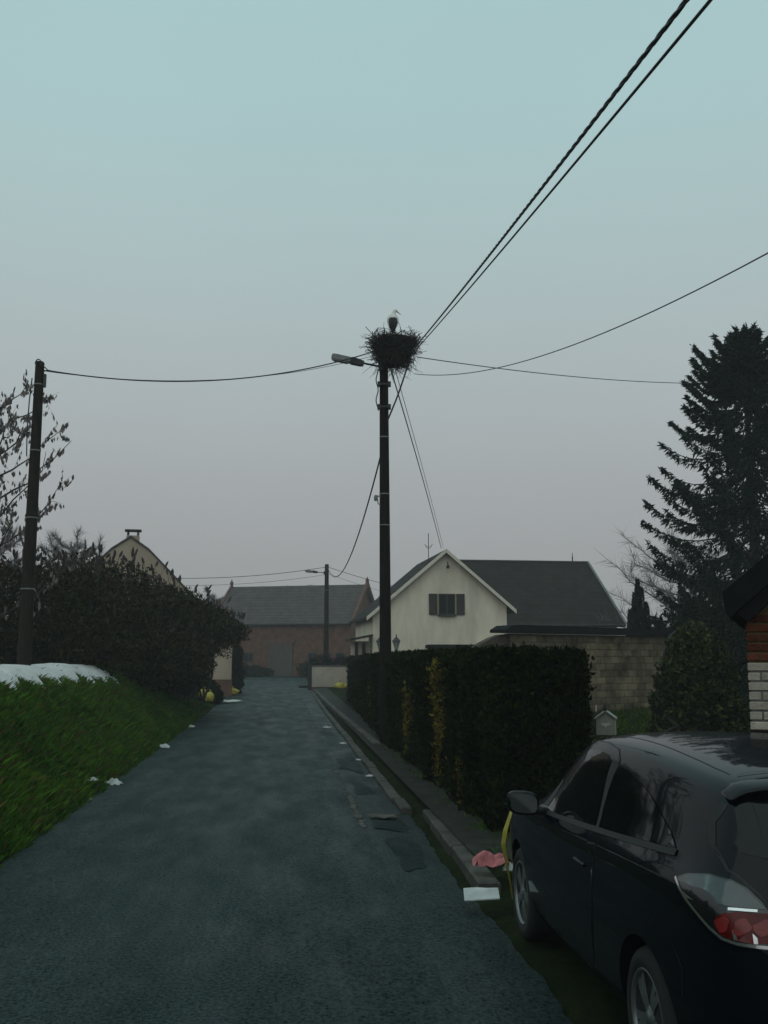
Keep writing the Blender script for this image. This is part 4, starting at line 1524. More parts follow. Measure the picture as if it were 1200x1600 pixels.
# ---- spruce
def spruce(base, H, label):
    root = empty('spruce_tree', base, label, 'tree')
    bx, by, bz_ = base
    b = MB()
    b.tube([(bx, by, bz_ - .3), (bx + .05, by, bz_ + 3), (bx, by, bz_ + 8), (bx, by, bz_ + H - .1)], [.26, .21, .12, .015], 10)
    b.build('trunk', 'bark', root, smooth=True)
    r = np.random.default_rng(61)
    prof_z = np.array([0, .10, .2, .35, .5, .62, .74, .84, .9, .95, 1.0])
    prof_r = np.array([2.9, 3.1, 3.3, 3.4, 3.4, 3.1, 2.6, 2.0, 1.6, .75, .12])
    limbs = MB()
    C, A, L = [], [], []
    z = bz_ + .9
    while z < bz_ + H - .15:
        k = (z - bz_) / H
        R = float(np.interp(k, prof_z, prof_r))
        dense = 1.0 if (k > .74 or k < .30) else .74
        nb = int(r.integers(6, 10)) if k < .92 else 6
        a0 = r.uniform(0, 6.28)
        for i in range(nb):
            if r.random() > dense + .12:
                continue
            a = a0 + 2 * PI * i / nb + r.normal() * .22
            ln = R * r.uniform(.72, 1.08)
            zc = z + r.normal() * .06
            out = np.array([math.cos(a), math.sin(a), 0])
            sag = (.10 if k > .8 else .30) * ln * (.6 + .5 * r.random())
            rise = .17 * ln if k < .8 else .45 * ln
            us = np.linspace(0, 1, 9)
            pts = [np.array([bx, by, zc]) + out * ln * u + np.array([0, 0, -sag * math.sin(u * PI * .78) + rise * u ** 3]) for u in us]
            limbs.tube([tuple(p) for p in pts], list(np.linspace(.035, .008, 9)), 4, cap=False)
            nn = int(20 + (125 if (k > .7 or k < .42) else 96) * ln * (1.25 if k > .7 else 1.0))
            u = .16 + .84 * r.random(nn) ** .8
            side = np.array([-out[1], out[0], 0])
            wid = .42 * ln * np.clip(1.05 - u, .06, 1) * .62 + .05
            off = r.uniform(-1, 1, nn) * wid
            base_p = np.stack([np.interp(u, us, [p[j] for p in pts]) for j in range(3)], 1)
            hang = r.random(nn) ** 1.3 * (.62 if k < .75 else .24) * np.clip(1.15 - u * .75, .25, 1)
            c = base_p + side * off[:, None] - np.array([0, 0, 1]) * hang[:, None] * .75
            c[:, 2] -= np.abs(off) * .20
            ax = out * .55 + side * np.sign(off)[:, None] * .5 + r.normal(size=(nn, 3)) * .35
            ax[:, 2] -= hang * 2.6
            C.append(c); A.append(ax); L.append(r.uniform(.16, .34, nn))
            # tip turned up
            nt2 = 9
            ut = r.uniform(.86, 1.02, nt2)
            ct = np.stack([np.interp(np.minimum(ut, 1), us, [p[j] for p in pts]) for j in range(3)], 1) + r.normal(size=(nt2, 3)) * .03
            C.append(ct); A.append(np.tile(out * .8 + np.array([0, 0, .55]), (nt2, 1)) + r.normal(size=(nt2, 3)) * .25); L.append(r.uniform(.15, .28, nt2))
        z += (.46 if k > .36 else .32) if k < .76 else .24
    limbs.build('limbs', 'bark', root)
    C = np.concatenate(C); A = np.concatenate(A); L = np.concatenate(L)
    V, F = quads(C, A, L, L * .24)
    mesh_from('crown', V, F, 'spruce', root)
    return root


spruce((12.35, 34.0, .3), 13.0, 'tall dark spruce with upturned branch tips at the right')

# understorey below the spruce
shrub('dark_laurel', (9.6, 33.5, .3), [(9.3, 33.5, 1.9, 1.3, 1.0, 1.5), (11.0, 33.2, 2.2, 1.5, 1.0, 1.7), (12.8, 33.0, 2.2, 1.5, 1.2, 1.9), (10.2, 33.2, 3.2, 1.0, .8, .9)],
      15000, (.09, .20), 'dark evergreen mass under the spruce behind the block wall', 63, m='cypress', stems=8)

# ---- columnar cypress
cy = empty('cypress_tree', (9.9, 40, .3), 'small pointed cypress between the white house and the spruce', 'tree')
b = MB(); b.tube([(9.9, 40, .2), (9.9, 40, 4.3)], [.09, .02], 6); b.build('trunk', 'bark', cy)
r = np.random.default_rng(64)
n = 9000
zc = .4 + 4.6 * r.random(n)
lobes = np.array([[0, 0, 1.0], [.16, .05, .93], [-.15, -.05, .88], [.02, .15, .95], [-.3, .1, .74], [.3, -.1, .80]])
li = r.integers(0, 6, n)
kk = (zc - .4) / (4.6 * lobes[li, 2])
ok = kk < 1
zc, li, kk = zc[ok], li[ok], kk[ok]
n = len(zc)
rad = .27 * np.sqrt(np.clip(1 - kk, 0, 1)) * (1 + .15 * np.sin(kk * 20)) * (1 - .3 * r.random(n) ** 2) + .02
a = r.uniform(0, 6.28, n)
c = np.stack([9.9 + lobes[li, 0] + rad * np.cos(a), 40 + lobes[li, 1] + rad * np.sin(a), zc], 1)
ax = np.stack([np.cos(a) * .35, np.sin(a) * .35, np.ones(n)], 1) + r.normal(size=(n, 3)) * .2
V, F = quads(c, ax, r.uniform(.12, .26, n), .05)
mesh_from('crown', V, F, 'cypress', cy)

# ---- bare and far trees
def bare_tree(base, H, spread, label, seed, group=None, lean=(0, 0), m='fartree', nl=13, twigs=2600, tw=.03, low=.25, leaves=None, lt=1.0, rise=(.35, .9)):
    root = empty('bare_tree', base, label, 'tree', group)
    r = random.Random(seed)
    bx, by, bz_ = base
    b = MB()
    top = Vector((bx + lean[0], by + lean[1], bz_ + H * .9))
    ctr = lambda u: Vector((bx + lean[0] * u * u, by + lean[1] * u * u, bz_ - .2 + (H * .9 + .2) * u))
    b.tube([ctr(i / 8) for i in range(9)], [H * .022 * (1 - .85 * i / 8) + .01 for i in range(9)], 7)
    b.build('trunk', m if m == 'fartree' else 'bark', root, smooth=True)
    limbs = MB()
    segs = []
    for i in range(nl):
        u = low + (.95 - low) * (i + r.random()) / nl
        a = i * 2.4 + r.uniform(-.4, .4)
        p0 = ctr(u)
        ln = spread * (1.15 - .75 * u) * r.uniform(.75, 1.15)
        d = Vector((math.cos(a), math.sin(a), r.uniform(*rise)))
        pts = [p0]
        for k in range(1, 7):
            f = k / 6
            pts.append(p0 + Vector((d.x * ln * f, d.y * ln * f, d.z * ln * (f ** 1.5) * .9)) + Vector((r.gauss(0, .04), r.gauss(0, .04), r.gauss(0, .03))) * ln)
        limbs.tube(pts, [(H * .009 * (1 - .8 * k / 6) + .004) * lt for k in range(7)], 5, cap=False)
        for k in range(1, 7):
            segs.append((pts[k - 1], pts[k]))
    limbs.build('limbs', m if m == 'fartree' else 'bark', root)
    rg = np.random.default_rng(seed)
    S0 = np.array([tuple(a) for a, c in segs]); S1 = np.array([tuple(c) for a, c in segs])
    idx = rg.integers(0, len(segs), twigs)
    f = rg.random((twigs, 1))
    c = S0[idx] * (1 - f) + S1[idx] * f
    ax = (S1[idx] - S0[idx]); ax /= np.linalg.norm(ax, axis=1, keepdims=True)
    ax = ax + rg.normal(size=(twigs, 3)) * .75
    ax[:, 2] += .25
    ax /= np.linalg.norm(ax, axis=1, keepdims=True)
    L_ = rg.uniform(.25, .8, twigs) * spread * .28
    V, F = quads(c + ax * L_[:, None] * .5, ax, L_, tw, tip=.2)
    mesh_from('crown', V, F, m, root)
    if leaves:
        k = leaves
        j = rg.integers(0, twigs, k)
        fr = rg.uniform(.3, 1.0, (k, 1))
        cc = c[j] + ax[j] * L_[j][:, None] * fr
        dn = np.tile(np.array([0, 0, -1.0]), (k, 1)) + rg.normal(size=(k, 3)) * .3
        ll = rg.uniform(.08, .18, k)
        V, F = quads(cc - np.array([0, 0, .5]) * ll[:, None], dn, ll, ll * .42, tip=.55)
        mesh_from('dried_leaves', V, F, 'dryleaf', root)
    return root


bare_tree((-9.5, 23.9, float(terrain(24.6, -7.3))), 7.6, 2.5, 'thin tree with hanging dried leaves at the left edge behind the pole', 73, m='bark', nl=26, twigs=700, tw=.012, leaves=5200, low=.15, lt=.42, rise=(.55, 1.25))
FG = 'hazy trees on the skyline'
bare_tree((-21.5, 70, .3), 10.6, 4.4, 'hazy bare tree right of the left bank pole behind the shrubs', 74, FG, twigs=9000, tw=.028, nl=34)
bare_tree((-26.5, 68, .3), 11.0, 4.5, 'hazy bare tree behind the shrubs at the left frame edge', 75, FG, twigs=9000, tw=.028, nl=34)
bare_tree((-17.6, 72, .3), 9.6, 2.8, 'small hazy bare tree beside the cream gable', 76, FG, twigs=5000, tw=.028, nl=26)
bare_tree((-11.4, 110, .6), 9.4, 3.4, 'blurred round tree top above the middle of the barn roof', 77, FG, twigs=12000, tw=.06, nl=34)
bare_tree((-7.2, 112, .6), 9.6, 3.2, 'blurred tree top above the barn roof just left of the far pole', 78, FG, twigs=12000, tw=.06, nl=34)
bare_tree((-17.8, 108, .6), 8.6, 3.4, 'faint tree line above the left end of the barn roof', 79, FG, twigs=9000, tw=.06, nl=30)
bare_tree((17.3, 60, .4), 8.6, 5.6, 'bare twiggy tree between the white house roof and the spruce', 80, FG, twigs=5200, tw=.022, nl=34, low=.18, lt=.7)


# ------------------------------------------------------------------ parked car
CAR_LOC = (2.06, 5.16, .01)
CAR_YAW = Rd(95.4)
car = empty('parked_car', CAR_LOC, 'dark navy three door hatchback parked on the right verge', 'car', rot=CAR_YAW)

# station: x, bottom z, shoulder z, shoulder half width, sill half width, roof edge half width, roof edge z, top z
STN = [
    (-.845, .42, .66, .50, .42, .34, .74, .76),
    (-.815, .36, .80, .66, .56, .46, .86, .90),
    (-.745, .30, .92, .745, .65, .54, 1.03, 1.07),
    (-.660, .26, .965, .785, .71, .585, 1.20, 1.235),
    (-.560, .23, .985, .810, .75, .605, 1.300, 1.345),
    (-.400, .21, .99, .835, .79, .620, 1.330, 1.378),
    (-.100, .20, .985, .858, .81, .640, 1.355, 1.405),
    (.300, .19, .970, .868, .82, .650, 1.378, 1.428),
    (.750, .18, .952, .872, .83, .650, 1.390, 1.440),
    (1.150, .18, .938, .874, .83, .640, 1.380, 1.432),
    (1.500, .18, .925, .874, .83, .625, 1.362, 1.420),
    (1.850, .18, .912, .872, .83, .605, 1.262, 1.330),
    (2.200, .18, .898, .868, .82, .620, 1.085, 1.160),
    (2.450, .19, .882, .862, .81, .660, .955, 1.020),
    (2.800, .20, .840, .850, .80, .640, .865, .915),
    (3.100, .22, .770, .810, .76, .580, .790, .830),
    (3.330, .25, .670, .720, .66, .500, .690, .725),
    (3.450, .32, .560, .540, .48, .380, .575, .600),
]


def up_(z):
    return z if z < .97 else .97 + (z - .97) * 1.15


def section(st):
    x, zb, zs, ws, wr, wt, ze, zt = st
    zb -= .05
    ze, zt = up_(ze), up_(zt)
    L = lambda a, b_, k: a + (b_ - a) * k
    h = zs - zb
    g = max(ze - zs, .02)
    pts = [(0, zb), (wr * .7, zb), (wr * .97, zb + .02), (L(wr, ws, .55), zb + .22 * h), (ws * .995, zb + .48 * h), (ws, zb + .72 * h), (ws * .992, zb + .88 * h), (ws * .965, zs),
           (L(ws * .945, wt, .10), zs + .10 * g), (L(ws * .93, wt, .36), zs + .38 * g), (L(ws * .92, wt, .68), zs + .70 * g), (wt * 1.0, ze - .02 * g), (wt * .90, L(ze, zt, .42)), (wt * .62, L(ze, zt, .76)), (wt * .3, L(ze, zt, .95)), (0, zt)]
    return [(x, y, z) for y, z in pts]


def build_body():
    half = [section(s_) for s_ in STN]
    n = len(half[0])
    full = [[(x, y, z) for x, y, z in h] + [(x, -y, z) for x, y, z in h[-2:0:-1]] for h in half]
    m_ = len(full[0])
    V = [p for s_ in full for p in s_]
    F = []
    for i in range(len(full) - 1):
        for j in range(m_):
            F.append([i * m_ + j, (i + 1) * m_ + j, (i + 1) * m_ + (j + 1) % m_, i * m_ + (j + 1) % m_])
    # end caps as strips between left and right halves
    for base, flip in ((0, False), ((len(full) - 1) * m_, True)):
        for k in range(0, n - 1):
            a, b_ = base + k, base + k + 1
            c, d = base + (m_ - k - 1) % m_ if False else base + ((m_ - k) % m_), base + ((m_ - k - 1) % m_)
            q = [a, b_, d, c]
            q = [v for i_, v in enumerate(q) if v not in q[:i_]]
            if len(q) >= 3:
                F.append(q if not flip else q[::-1])
    me = bpy.data.meshes.new('tmp')
    me.from_pydata(V, [], F)
    me.update()
    bm = bmesh.new(); bm.from_mesh(me)
    bmesh.ops.recalc_face_normals(bm, faces=bm.faces)
    bm.to_mesh(me); bm.free()
    o = bpy.data.objects.new('tmp', me)
    COL.objects.link(o)
    sm = o.modifiers.new('s', 'SUBSURF'); sm.levels = 2; sm.render_levels = 2
    cutters = []
    for cx in (0.0, 2.614):
        cm = MB()
        for sy in (-1, 1):
            cm.lathe((cx, sy * .82, .285), [(.352, -.30), (.352, .30)], 40, R=Matrix.Rotation(PI / 2, 3, 'X'))
        co = cm.build('tmpc', 'seal', origin=(0, 0, 0))
        cutters.append(co)
    dg = bpy.context.evaluated_depsgraph_get()
    smooth_me = bpy.data.meshes.new_from_object(o.evaluated_get(dg))
    for co in cutters:
        bo = o.modifiers.new('b', 'BOOLEAN'); bo.operation = 'DIFFERENCE'; bo.object = co; bo.solver = 'EXACT'
    dg = bpy.context.evaluated_depsgraph_get()
    dg.update()
    cut_me = bpy.data.meshes.new_from_object(o.evaluated_get(dg))
    for q in [o] + cutters:
        bpy.data.objects.remove(q)
    return smooth_me, cut_me


smooth_me, cut_me = build_body()
bmt = bmesh.new(); bmt.from_mesh(smooth_me)
BV = BVHTree.FromBMesh(bmt)
cut_me.materials.clear()
cut_me.materials.append(M['paint']); cut_me.name = 'body'
for p in cut_me.polygons:
    p.use_smooth = True
bo = bpy.data.objects.new('body', cut_me); COL.objects.link(bo); bo.parent = car
ORG[bo.name] = Vector((0, 0, 0))
try:
    cut_me.set_sharp_from_angle(angle=Rd(38))
except Exception:
    pass


def densify(poly, step):
    out = []
    for i, p in enumerate(poly):
        q = poly[(i + 1) % len(poly)]
        L_ = math.hypot(q[0] - p[0], q[1] - p[1])
        n = max(1, int(L_ / step))
        for k in range(n):
            out.append((p[0] + (q[0] - p[0]) * k / n, p[1] + (q[1] - p[1]) * k / n))
    return out


def patch(name, poly, mode, off, m, parent, step=.03, mirror=False, th=.0, smoothp=True, closed_poly=True):
    """skin laid on the body: poly in side (x, z), rear (y, z) or corner (h, z) coordinates"""
    bm = bmesh.new()
    if mode in ('side', 'rear'):
        poly = [(a, up_(c)) for a, c in poly]
    pts = densify(poly, step)
    vs = [bm.verts.new((a, c, 0)) for a, c in pts]
    es = [bm.edges.new((vs[i], vs[(i + 1) % len(vs)])) for i in range(len(vs))]
    a0, a1 = min(p[0] for p in pts), max(p[0] for p in pts)
    c0, c1 = min(p[1] for p in pts), max(p[1] for p in pts)
    f = bm.faces.new(vs)
    bmesh.ops.triangulate(bm, faces=[f])
    # cut by a grid so that the skin follows the curvature
    for k in range(1, int((a1 - a0) / step) + 1):
        g = bm.verts[:] + bm.edges[:] + bm.faces[:]
        bmesh.ops.bisect_plane(bm, geom=g, plane_co=(a0 + k * step, 0, 0), plane_no=(1, 0, 0))
    for k in range(1, int((c1 - c0) / step) + 1):
        g = bm.verts[:] + bm.edges[:] + bm.faces[:]
        bmesh.ops.bisect_plane(bm, geom=g, plane_co=(0, c0 + k * step, 0), plane_no=(0, 1, 0))
    V = []
    for v in bm.verts:
        a, c = v.co.x, v.co.y
        if mode == 'side':
            o_, d_ = Vector((a, 2.0, c)), Vector((0, -1, 0))
        elif mode == 'rear':
            o_, d_ = Vector((-3.0, a, c)), Vector((1, 0, 0))
        elif mode == 'top':
            o_, d_ = Vector((a, c, 3.0)), Vector((0, 0, -1))
        elif mode == 'front':
            o_, d_ = Vector((5.0, a, c)), Vector((-1, 0, 0))
        elif mode == 'fcorner':
            e = Vector((.7071, -.7071, 0))
            d_ = Vector((-.7071, -.7071, 0))
            o_ = e * a - d_ * 6 + Vector((0, 0, c))
        else:
            e = Vector((-.7071, -.7071, 0))
            d_ = Vector((.7071, -.7071, 0))
            o_ = e * a - d_ * 4 + Vector((0, 0, c))
        hit, nrm, _, _ = BV.ray_cast(o_, d_)
        if hit is None:
            hit, nrm, _, _ = BV.find_nearest(o_ - d_ * (-3.0) if False else o_ + d_ * 3.0)
        if nrm.dot(d_) > 0:
            nrm = -nrm
        V.append(hit + nrm * off)
    bm.verts.index_update()
    F = [[v.index for v in f.verts] for f in bm.faces]
    bm.free()
    objs = []
    for sgn in ((1, -1) if mirror else (1,)):
        VV = [(v.x, v.y * sgn, v.z) for v in V]
        me = bpy.data.meshes.new(name)
        b2 = bmesh.new()
        bv = [b2.verts.new(q) for q in VV]
        for f in F:
            try:
                b2.faces.new([bv[i] for i in f])
            except ValueError:
                pass
        bmesh.ops.recalc_face_normals(b2, faces=b2.faces)
        # outward check
        b2.normal_update()
        s_ = sum((f.normal.dot(f.calc_center_median() - Vector((1.2, 0, .6))) for f in b2.faces))
        if s_ < 0:
            bmesh.ops.reverse_faces(b2, faces=b2.faces)
        b2.to_mesh(me); b2.free()
        me.materials.append(M[m])
        for p in me.polygons:
            p.use_smooth = smoothp
        oo = bpy.data.objects.new(name, me)
        COL.objects.link(oo)
        pr = parent if not isinstance(parent, list) else parent[0 if sgn == 1 else 1]
        oo.parent = pr
        ORG[oo.name] = Vector((0, 0, 0))
        objs.append(oo)
    return objs


def ribbon(pts, w):
    """closed thin strip polygon along an open polyline"""
    L_, R_ = [], []
    for i, p in enumerate(pts):
        a = pts[max(0, i - 1)]; b_ = pts[min(len(pts) - 1, i + 1)]
        dx, dz = b_[0] - a[0], b_[1] - a[1]
        l = math.hypot(dx, dz) or 1
        L_.append((p[0] - dz / l * w, p[1] + dx / l * w)); R_.append((p[0] + dz / l * w, p[1] - dx / l * w))
    return L_ + R_[::-1]


def curve(pts, n=6):
    """rounded closed outline through points (Catmull-Rom)"""
    out = []
    N = len(pts)
    for i in range(N):
        p0, p1, p2, p3 = pts[i - 1], pts[i], pts[(i + 1) % N], pts[(i + 2) % N]
        for k in range(n):
            t = k / n
            out.append(tuple(.5 * ((2 * p1[j]) + (p2[j] - p0[j]) * t + (2 * p0[j] - 5 * p1[j] + 4 * p2[j] - p3[j]) * t * t + (3 * p1[j] - p0[j] - 3 * p2[j] + p3[j]) * t ** 3) for j in range(2)))
    return out


# doors, glass, lamps
door_poly = [(.70, .99), (.735, 1.15), (.765, 1.32), (.86, 1.362), (1.12, 1.375), (1.40, 1.365), (1.62, 1.325), (1.80, 1.25), (1.97, 1.13), (2.07, 1.03), (2.10, .92), (2.09, .60), (2.05, .30), (1.95, .25), (.86, .25), (.78, .32), (.72, .60), (.69, .85)]
doors = patch('door', door_poly, 'side', .0035, 'paint', car, .05, mirror=True)
patch('door_gap', ribbon(door_poly + [door_poly[0]], .007), 'side', .0015, 'seal', car, .05, mirror=True)
dwin = [(1.90, .948), (1.56, .968), (1.00, .999), (.815, 1.009), (.85, 1.09), (.885, 1.18), (.905, 1.25), (.90, 1.305), (.99, 1.328), (1.20, 1.335), (1.42, 1.318), (1.58, 1.275), (1.74, 1.19), (1.86, 1.08)]
patch('window', dwin, 'side', .006, 'carglass', doors, .05, mirror=True)
qwin = [(.745, 1.012), (.30, 1.037), (-.26, 1.068), (-.16, 1.115), (-.03, 1.155), (.20, 1.225), (.40, 1.262), (.58, 1.285), (.735, 1.300), (.775, 1.24), (.79, 1.16), (.775, 1.08)]
patch('quarter_window', qwin, 'side', .005, 'carglass', car, .05, mirror=True)
patch('pillar_trim', [(.80, 1.0), (.755, 1.005), (.785, 1.09), (.80, 1.17), (.785, 1.25), (.75, 1.302), (.885, 1.306), (.892, 1.25), (.872, 1.18), (.838, 1.09)], 'side', .0055, 'seal', doors, .05, mirror=True)
patch('window_seal', ribbon([(2.02, .926), (1.56, .952), (1.28, .968), (1.0, .983), (.72, .998), (.30, 1.021), (-.28, 1.053)], .012), 'side', .007, 'seal', car, .06, mirror=True)
patch('sail_panel', [(1.915, .965), (2.06, .955), (2.03, 1.02), (1.93, 1.12), (1.875, 1.10)], 'side', .007, 'seal', doors, .05, mirror=True)
patch('windscreen', [(1.60, .46), (1.72, .50), (2.05, .58), (2.40, .63), (2.44, .4), (2.46, 0), (2.44, -.4), (2.40, -.63), (2.05, -.58), (1.72, -.50), (1.60, -.46), (1.55, 0)], 'top', .004, 'carglass', car, .08)
rg_ = [(.585, 1.285), (.625, 1.22), (.645, 1.15), (.63, 1.11), (.52, 1.092), (.25, 1.085), (0, 1.083)]
rg_ = rg_ + [(-y, z) for y, z in rg_[-2::-1]] + [(-.3, 1.318), (0, 1.325), (.3, 1.318)]
patch('rear_window', rg_, 'rear', .005, 'carglass', car, .06)
tg = [(.60, 1.30), (.668, 1.20), (.695, 1.12), (.685, 1.05), (.66, 1.035), (.60, .98), (.55, .90), (.52, .80), (.50, .62), (.40, .56), (0, .55)]
patch('tailgate_gap', ribbon(tg + [(-y, z) for y, z in tg[-2::-1]], .005), 'rear', .002, 'seal', car, .05)
patch('roof_seam', ribbon([(1.35, .49), (.91, .505), (.48, .517), (.10, .528), (-.19, .528), (-.33, .52)], .004), 'top', .0015, 'seal', car, .05, mirror=True)
patch('bumper_gap', ribbon([(-.38, .70), (-.45, .62), (-.43, .50)], .004), 'side', .002, 'seal', car, .05, mirror=True)

tl = [(-.308, .980), (-.236, 1.010), (-.110, 1.034), (-.002, 1.027), (.058, 1.004), (.113, .956), (.150, .905), (.175, .85), (.185, .80), (.146, .793), (.104, .796), (.034, .800), (-.02, .808), (-.082, .836), (-.153, .876), (-.236, .920), (-.275, .95)]
cx_ = sum(p[0] for p in tl) / len(tl); cz2 = sum(p[1] for p in tl) / len(tl)
grow = lambda k: [(cx_ + (a - cx_) * k, cz2 + (c - cz2) * k) for a, c in tl]
tls = patch('tail_light', grow(1.0), 'corner', .004, 'lamp_dark', car, .03, mirror=True)
rim = ribbon(tl[9:] + tl[:1], .006)
patch('chrome_rim', rim, 'corner', .007, 'chrome', tls, .03, mirror=True)
patch('smoked_lens', [(-.290, .972), (-.236, 1.003), (-.11, 1.026), (0, 1.019), (.053, .997), (.106, .950), (.128, .930), (.017, .930), (-.045, .935), (-.075, .960), (-.11, .972), (-.20, .972)], 'corner', .009, 'lamp_smoke', tls, .03, mirror=True)
patch('red_lens', [(-.055, .880), (-.02, .905), (.03, .914), (.144, .914), (.166, .86), (.172, .808), (.10, .806), (.03, .811), (-.03, .822), (-.05, .845)], 'corner', .009, 'lamp_red', tls, .03, mirror=True)
for pr_ in ([(.0, .917), (.10, .917), (.10, .927), (.0, .927)], [(-.225, .918), (-.250, .942), (-.165, .922)], [(.028, .812), (.042, .812), (.036, .835), (.018, .852), (.022, .834)], [(.098, .806), (.112, .806), (.108, .826), (.092, .842)]):
    patch('chrome_bar', pr_, 'corner', .012, 'chrome', tls, .03, mirror=True)
# irregular dark red reflectors laid over the lens
for hh in (-.02, .052, .125):
    patch('reflector', [(hh + .030 * math.cos(a) * (1 + .25 * math.sin(3 * a + hh * 40)), .862 + .030 * math.sin(a) * (1 + .2 * math.sin(2 * a))) for a in np.linspace(0, 2 * PI, 14)[:-1]], 'corner', .013, 'lamp_reflector', tls, .03, mirror=True)
patch('head_light', [(2.05, .72), (2.15, .78), (2.35, .80), (2.55, .78), (2.66, .72), (2.6, .64), (2.3, .62), (2.1, .66)], 'fcorner', .005, 'lamp_smoke', car, .05, mirror=True)

# spoiler lip across the top of the tailgate
rings = []
for y in np.linspace(.615, -.615, 25):
    k = abs(y) / .615
    zt = 1.430 - .044 * k ** 2.4 - (.035 * max(0, k - .9) / .1)
    xr = -.655 + .085 * k ** 3
    xf = -.36
    th = .045 * (1 - .6 * k ** 4)
    rings.append([Vector((xf, y, zt - .004)), Vector((-.48, y, zt + .004)), Vector((xr + .02, y, zt - .014)), Vector((xr, y, zt - .026)), Vector((xr + .03, y, zt - .026 - th * .5)), Vector((-.50, y, zt - .03 - th)), Vector((xf, y, zt - .05))])
MB().add(*loft(rings)).build('spoiler', 'paint', car, smooth=True)
patch('spoiler_gap', ribbon([(-.365, .50), (-.355, .25), (-.352, 0), (-.355, -.25), (-.365, -.5)], .004), 'top', .006, 'seal', car, .06)
# door mirrors
for sy in (1, -1):
    mr = []
    for (dx, hw_, hh_, oy) in ((.10, .010, .012, .0), (.085, .055, .040, .0), (.05, .085, .062, .0), (.0, .100, .074, .0), (-.055, .104, .077, .004), (-.075, .100, .073, .004)):
        mr.append([Vector((1.86 + dx, sy * (.985 + oy + hw_ * math.copysign(abs(math.cos(a)) ** .65, math.cos(a))), 1.005 + hh_ * math.copysign(abs(math.sin(a)) ** .65, math.sin(a)) + .012 * math.cos(a))) for a in np.linspace(0, 2 * PI, 21)[:-1]])
    hs = MB().add(*loft(mr)).build('door_mirror', 'paint', car, smooth=True)
    gl = [(1.782, sy * (.988 + .088 * math.copysign(abs(math.cos(a)) ** .6, math.cos(a))), 1.005 + .060 * math.copysign(abs(math.sin(a)) ** .6, math.sin(a)) + .012 * math.cos(a)) for a in np.linspace(0, 2 * PI, 21)[:-1]]
    MB().add(gl, [list(range(20))]).build('mirror_glass', 'mirror', hs)
    MB().tube([(1.87, sy * .90, .955), (1.87, sy * .86, .945), (1.88, sy * .80, .93)], [.035, .03, .03], 8).build('mirror_foot', 'seal', hs, smooth=True)
    MB().box((.93, sy * .875, .80), (.20, .022, .024), bevel=.009).build('handle', 'paint', doors[0 if sy == 1 else 1])
m = MB()
m.tube([(-.22, 0, 1.44), (-.26, 0, 1.50), (-.36, 0, 1.63)], [.018, .008, .003], 6)
m.build('aerial', 'seal', car)


def wheel(cx, sy):
    R = Matrix.Rotation(-sy * PI / 2, 3, 'X')      # local +z -> outward
    y0 = sy * .725
    w = empty('wheel', (0, 0, 0)); w.parent = car
    ORG[w.name] = Vector((0, 0, 0))
    c = Vector((cx, y0, .268))
    MB().lathe(c, [(.205, -.10), (.255, -.112), (.300, -.100), (.316, -.075), (.318, -.04), (.318, .04), (.316, .075), (.302, .098), (.270, .112), (.222, .108), (.218, .09)], 48, R=R).build('tyre', 'rubber', w, smooth=True)
    m = MB()
    V, F = [], []
    n = 48
    prof = [(.222, .104), (.216, .110), (.208, .106), (.200, .092), (.196, .02), (.19, -.06)]
    for r_, h in prof:
        for j in range(n):
            a = 2 * PI * j / n
            V.append(R @ Vector((r_ * math.cos(a), r_ * math.sin(a), h)) + c)
    for i in range(len(prof) - 1):
        for j in range(n):
            F.append([i * n + j, i * n + (j + 1) % n, (i + 1) * n + (j + 1) % n, (i + 1) * n + j])
    m.add(V, F)
    m.build('rim', 'alloy', w, smooth=True)
    MB().lathe(c, [(.19, -.05), (.19, -.04)], 24, R=R).build('brake_disc', 'rubber', w)
    MB().lathe(c, [(.062, .02), (.060, .088), (.048, .096), (.034, .098), (.030, .104)], 20, R=R).build('hub', 'alloy', w, smooth=True)
    for k in range(5):
        a = 2 * PI * k / 5 + .35 + (0.2 if cx > 1 else 0)
        sp = MB()
        for off in (-.22, .22):
            def q(rr, wd, h):
                ca, sa = math.cos(a + off * (rr / .2) ** .5 * .75), math.sin(a + off * (rr / .2) ** .5 * .75)
                tx, ty = -sa, ca
                return [R @ Vector((rr * ca + s2 * wd * tx, rr * sa + s2 * wd * ty, hh)) + c for s2, hh in ((-1, h - .02), (-1, h), (1, h), (1, h - .02))]
            rings = [q(.045, .022, .092), q(.10, .019, .098), (q(.16, .019, .096)), q(.204, .024, .090)]
            sp.add(*loft(rings))
        sp.build('spoke', 'alloy', w)


for cx in (0.0, 2.614):
    for sy in (1, -1):
        wheel(cx, sy)

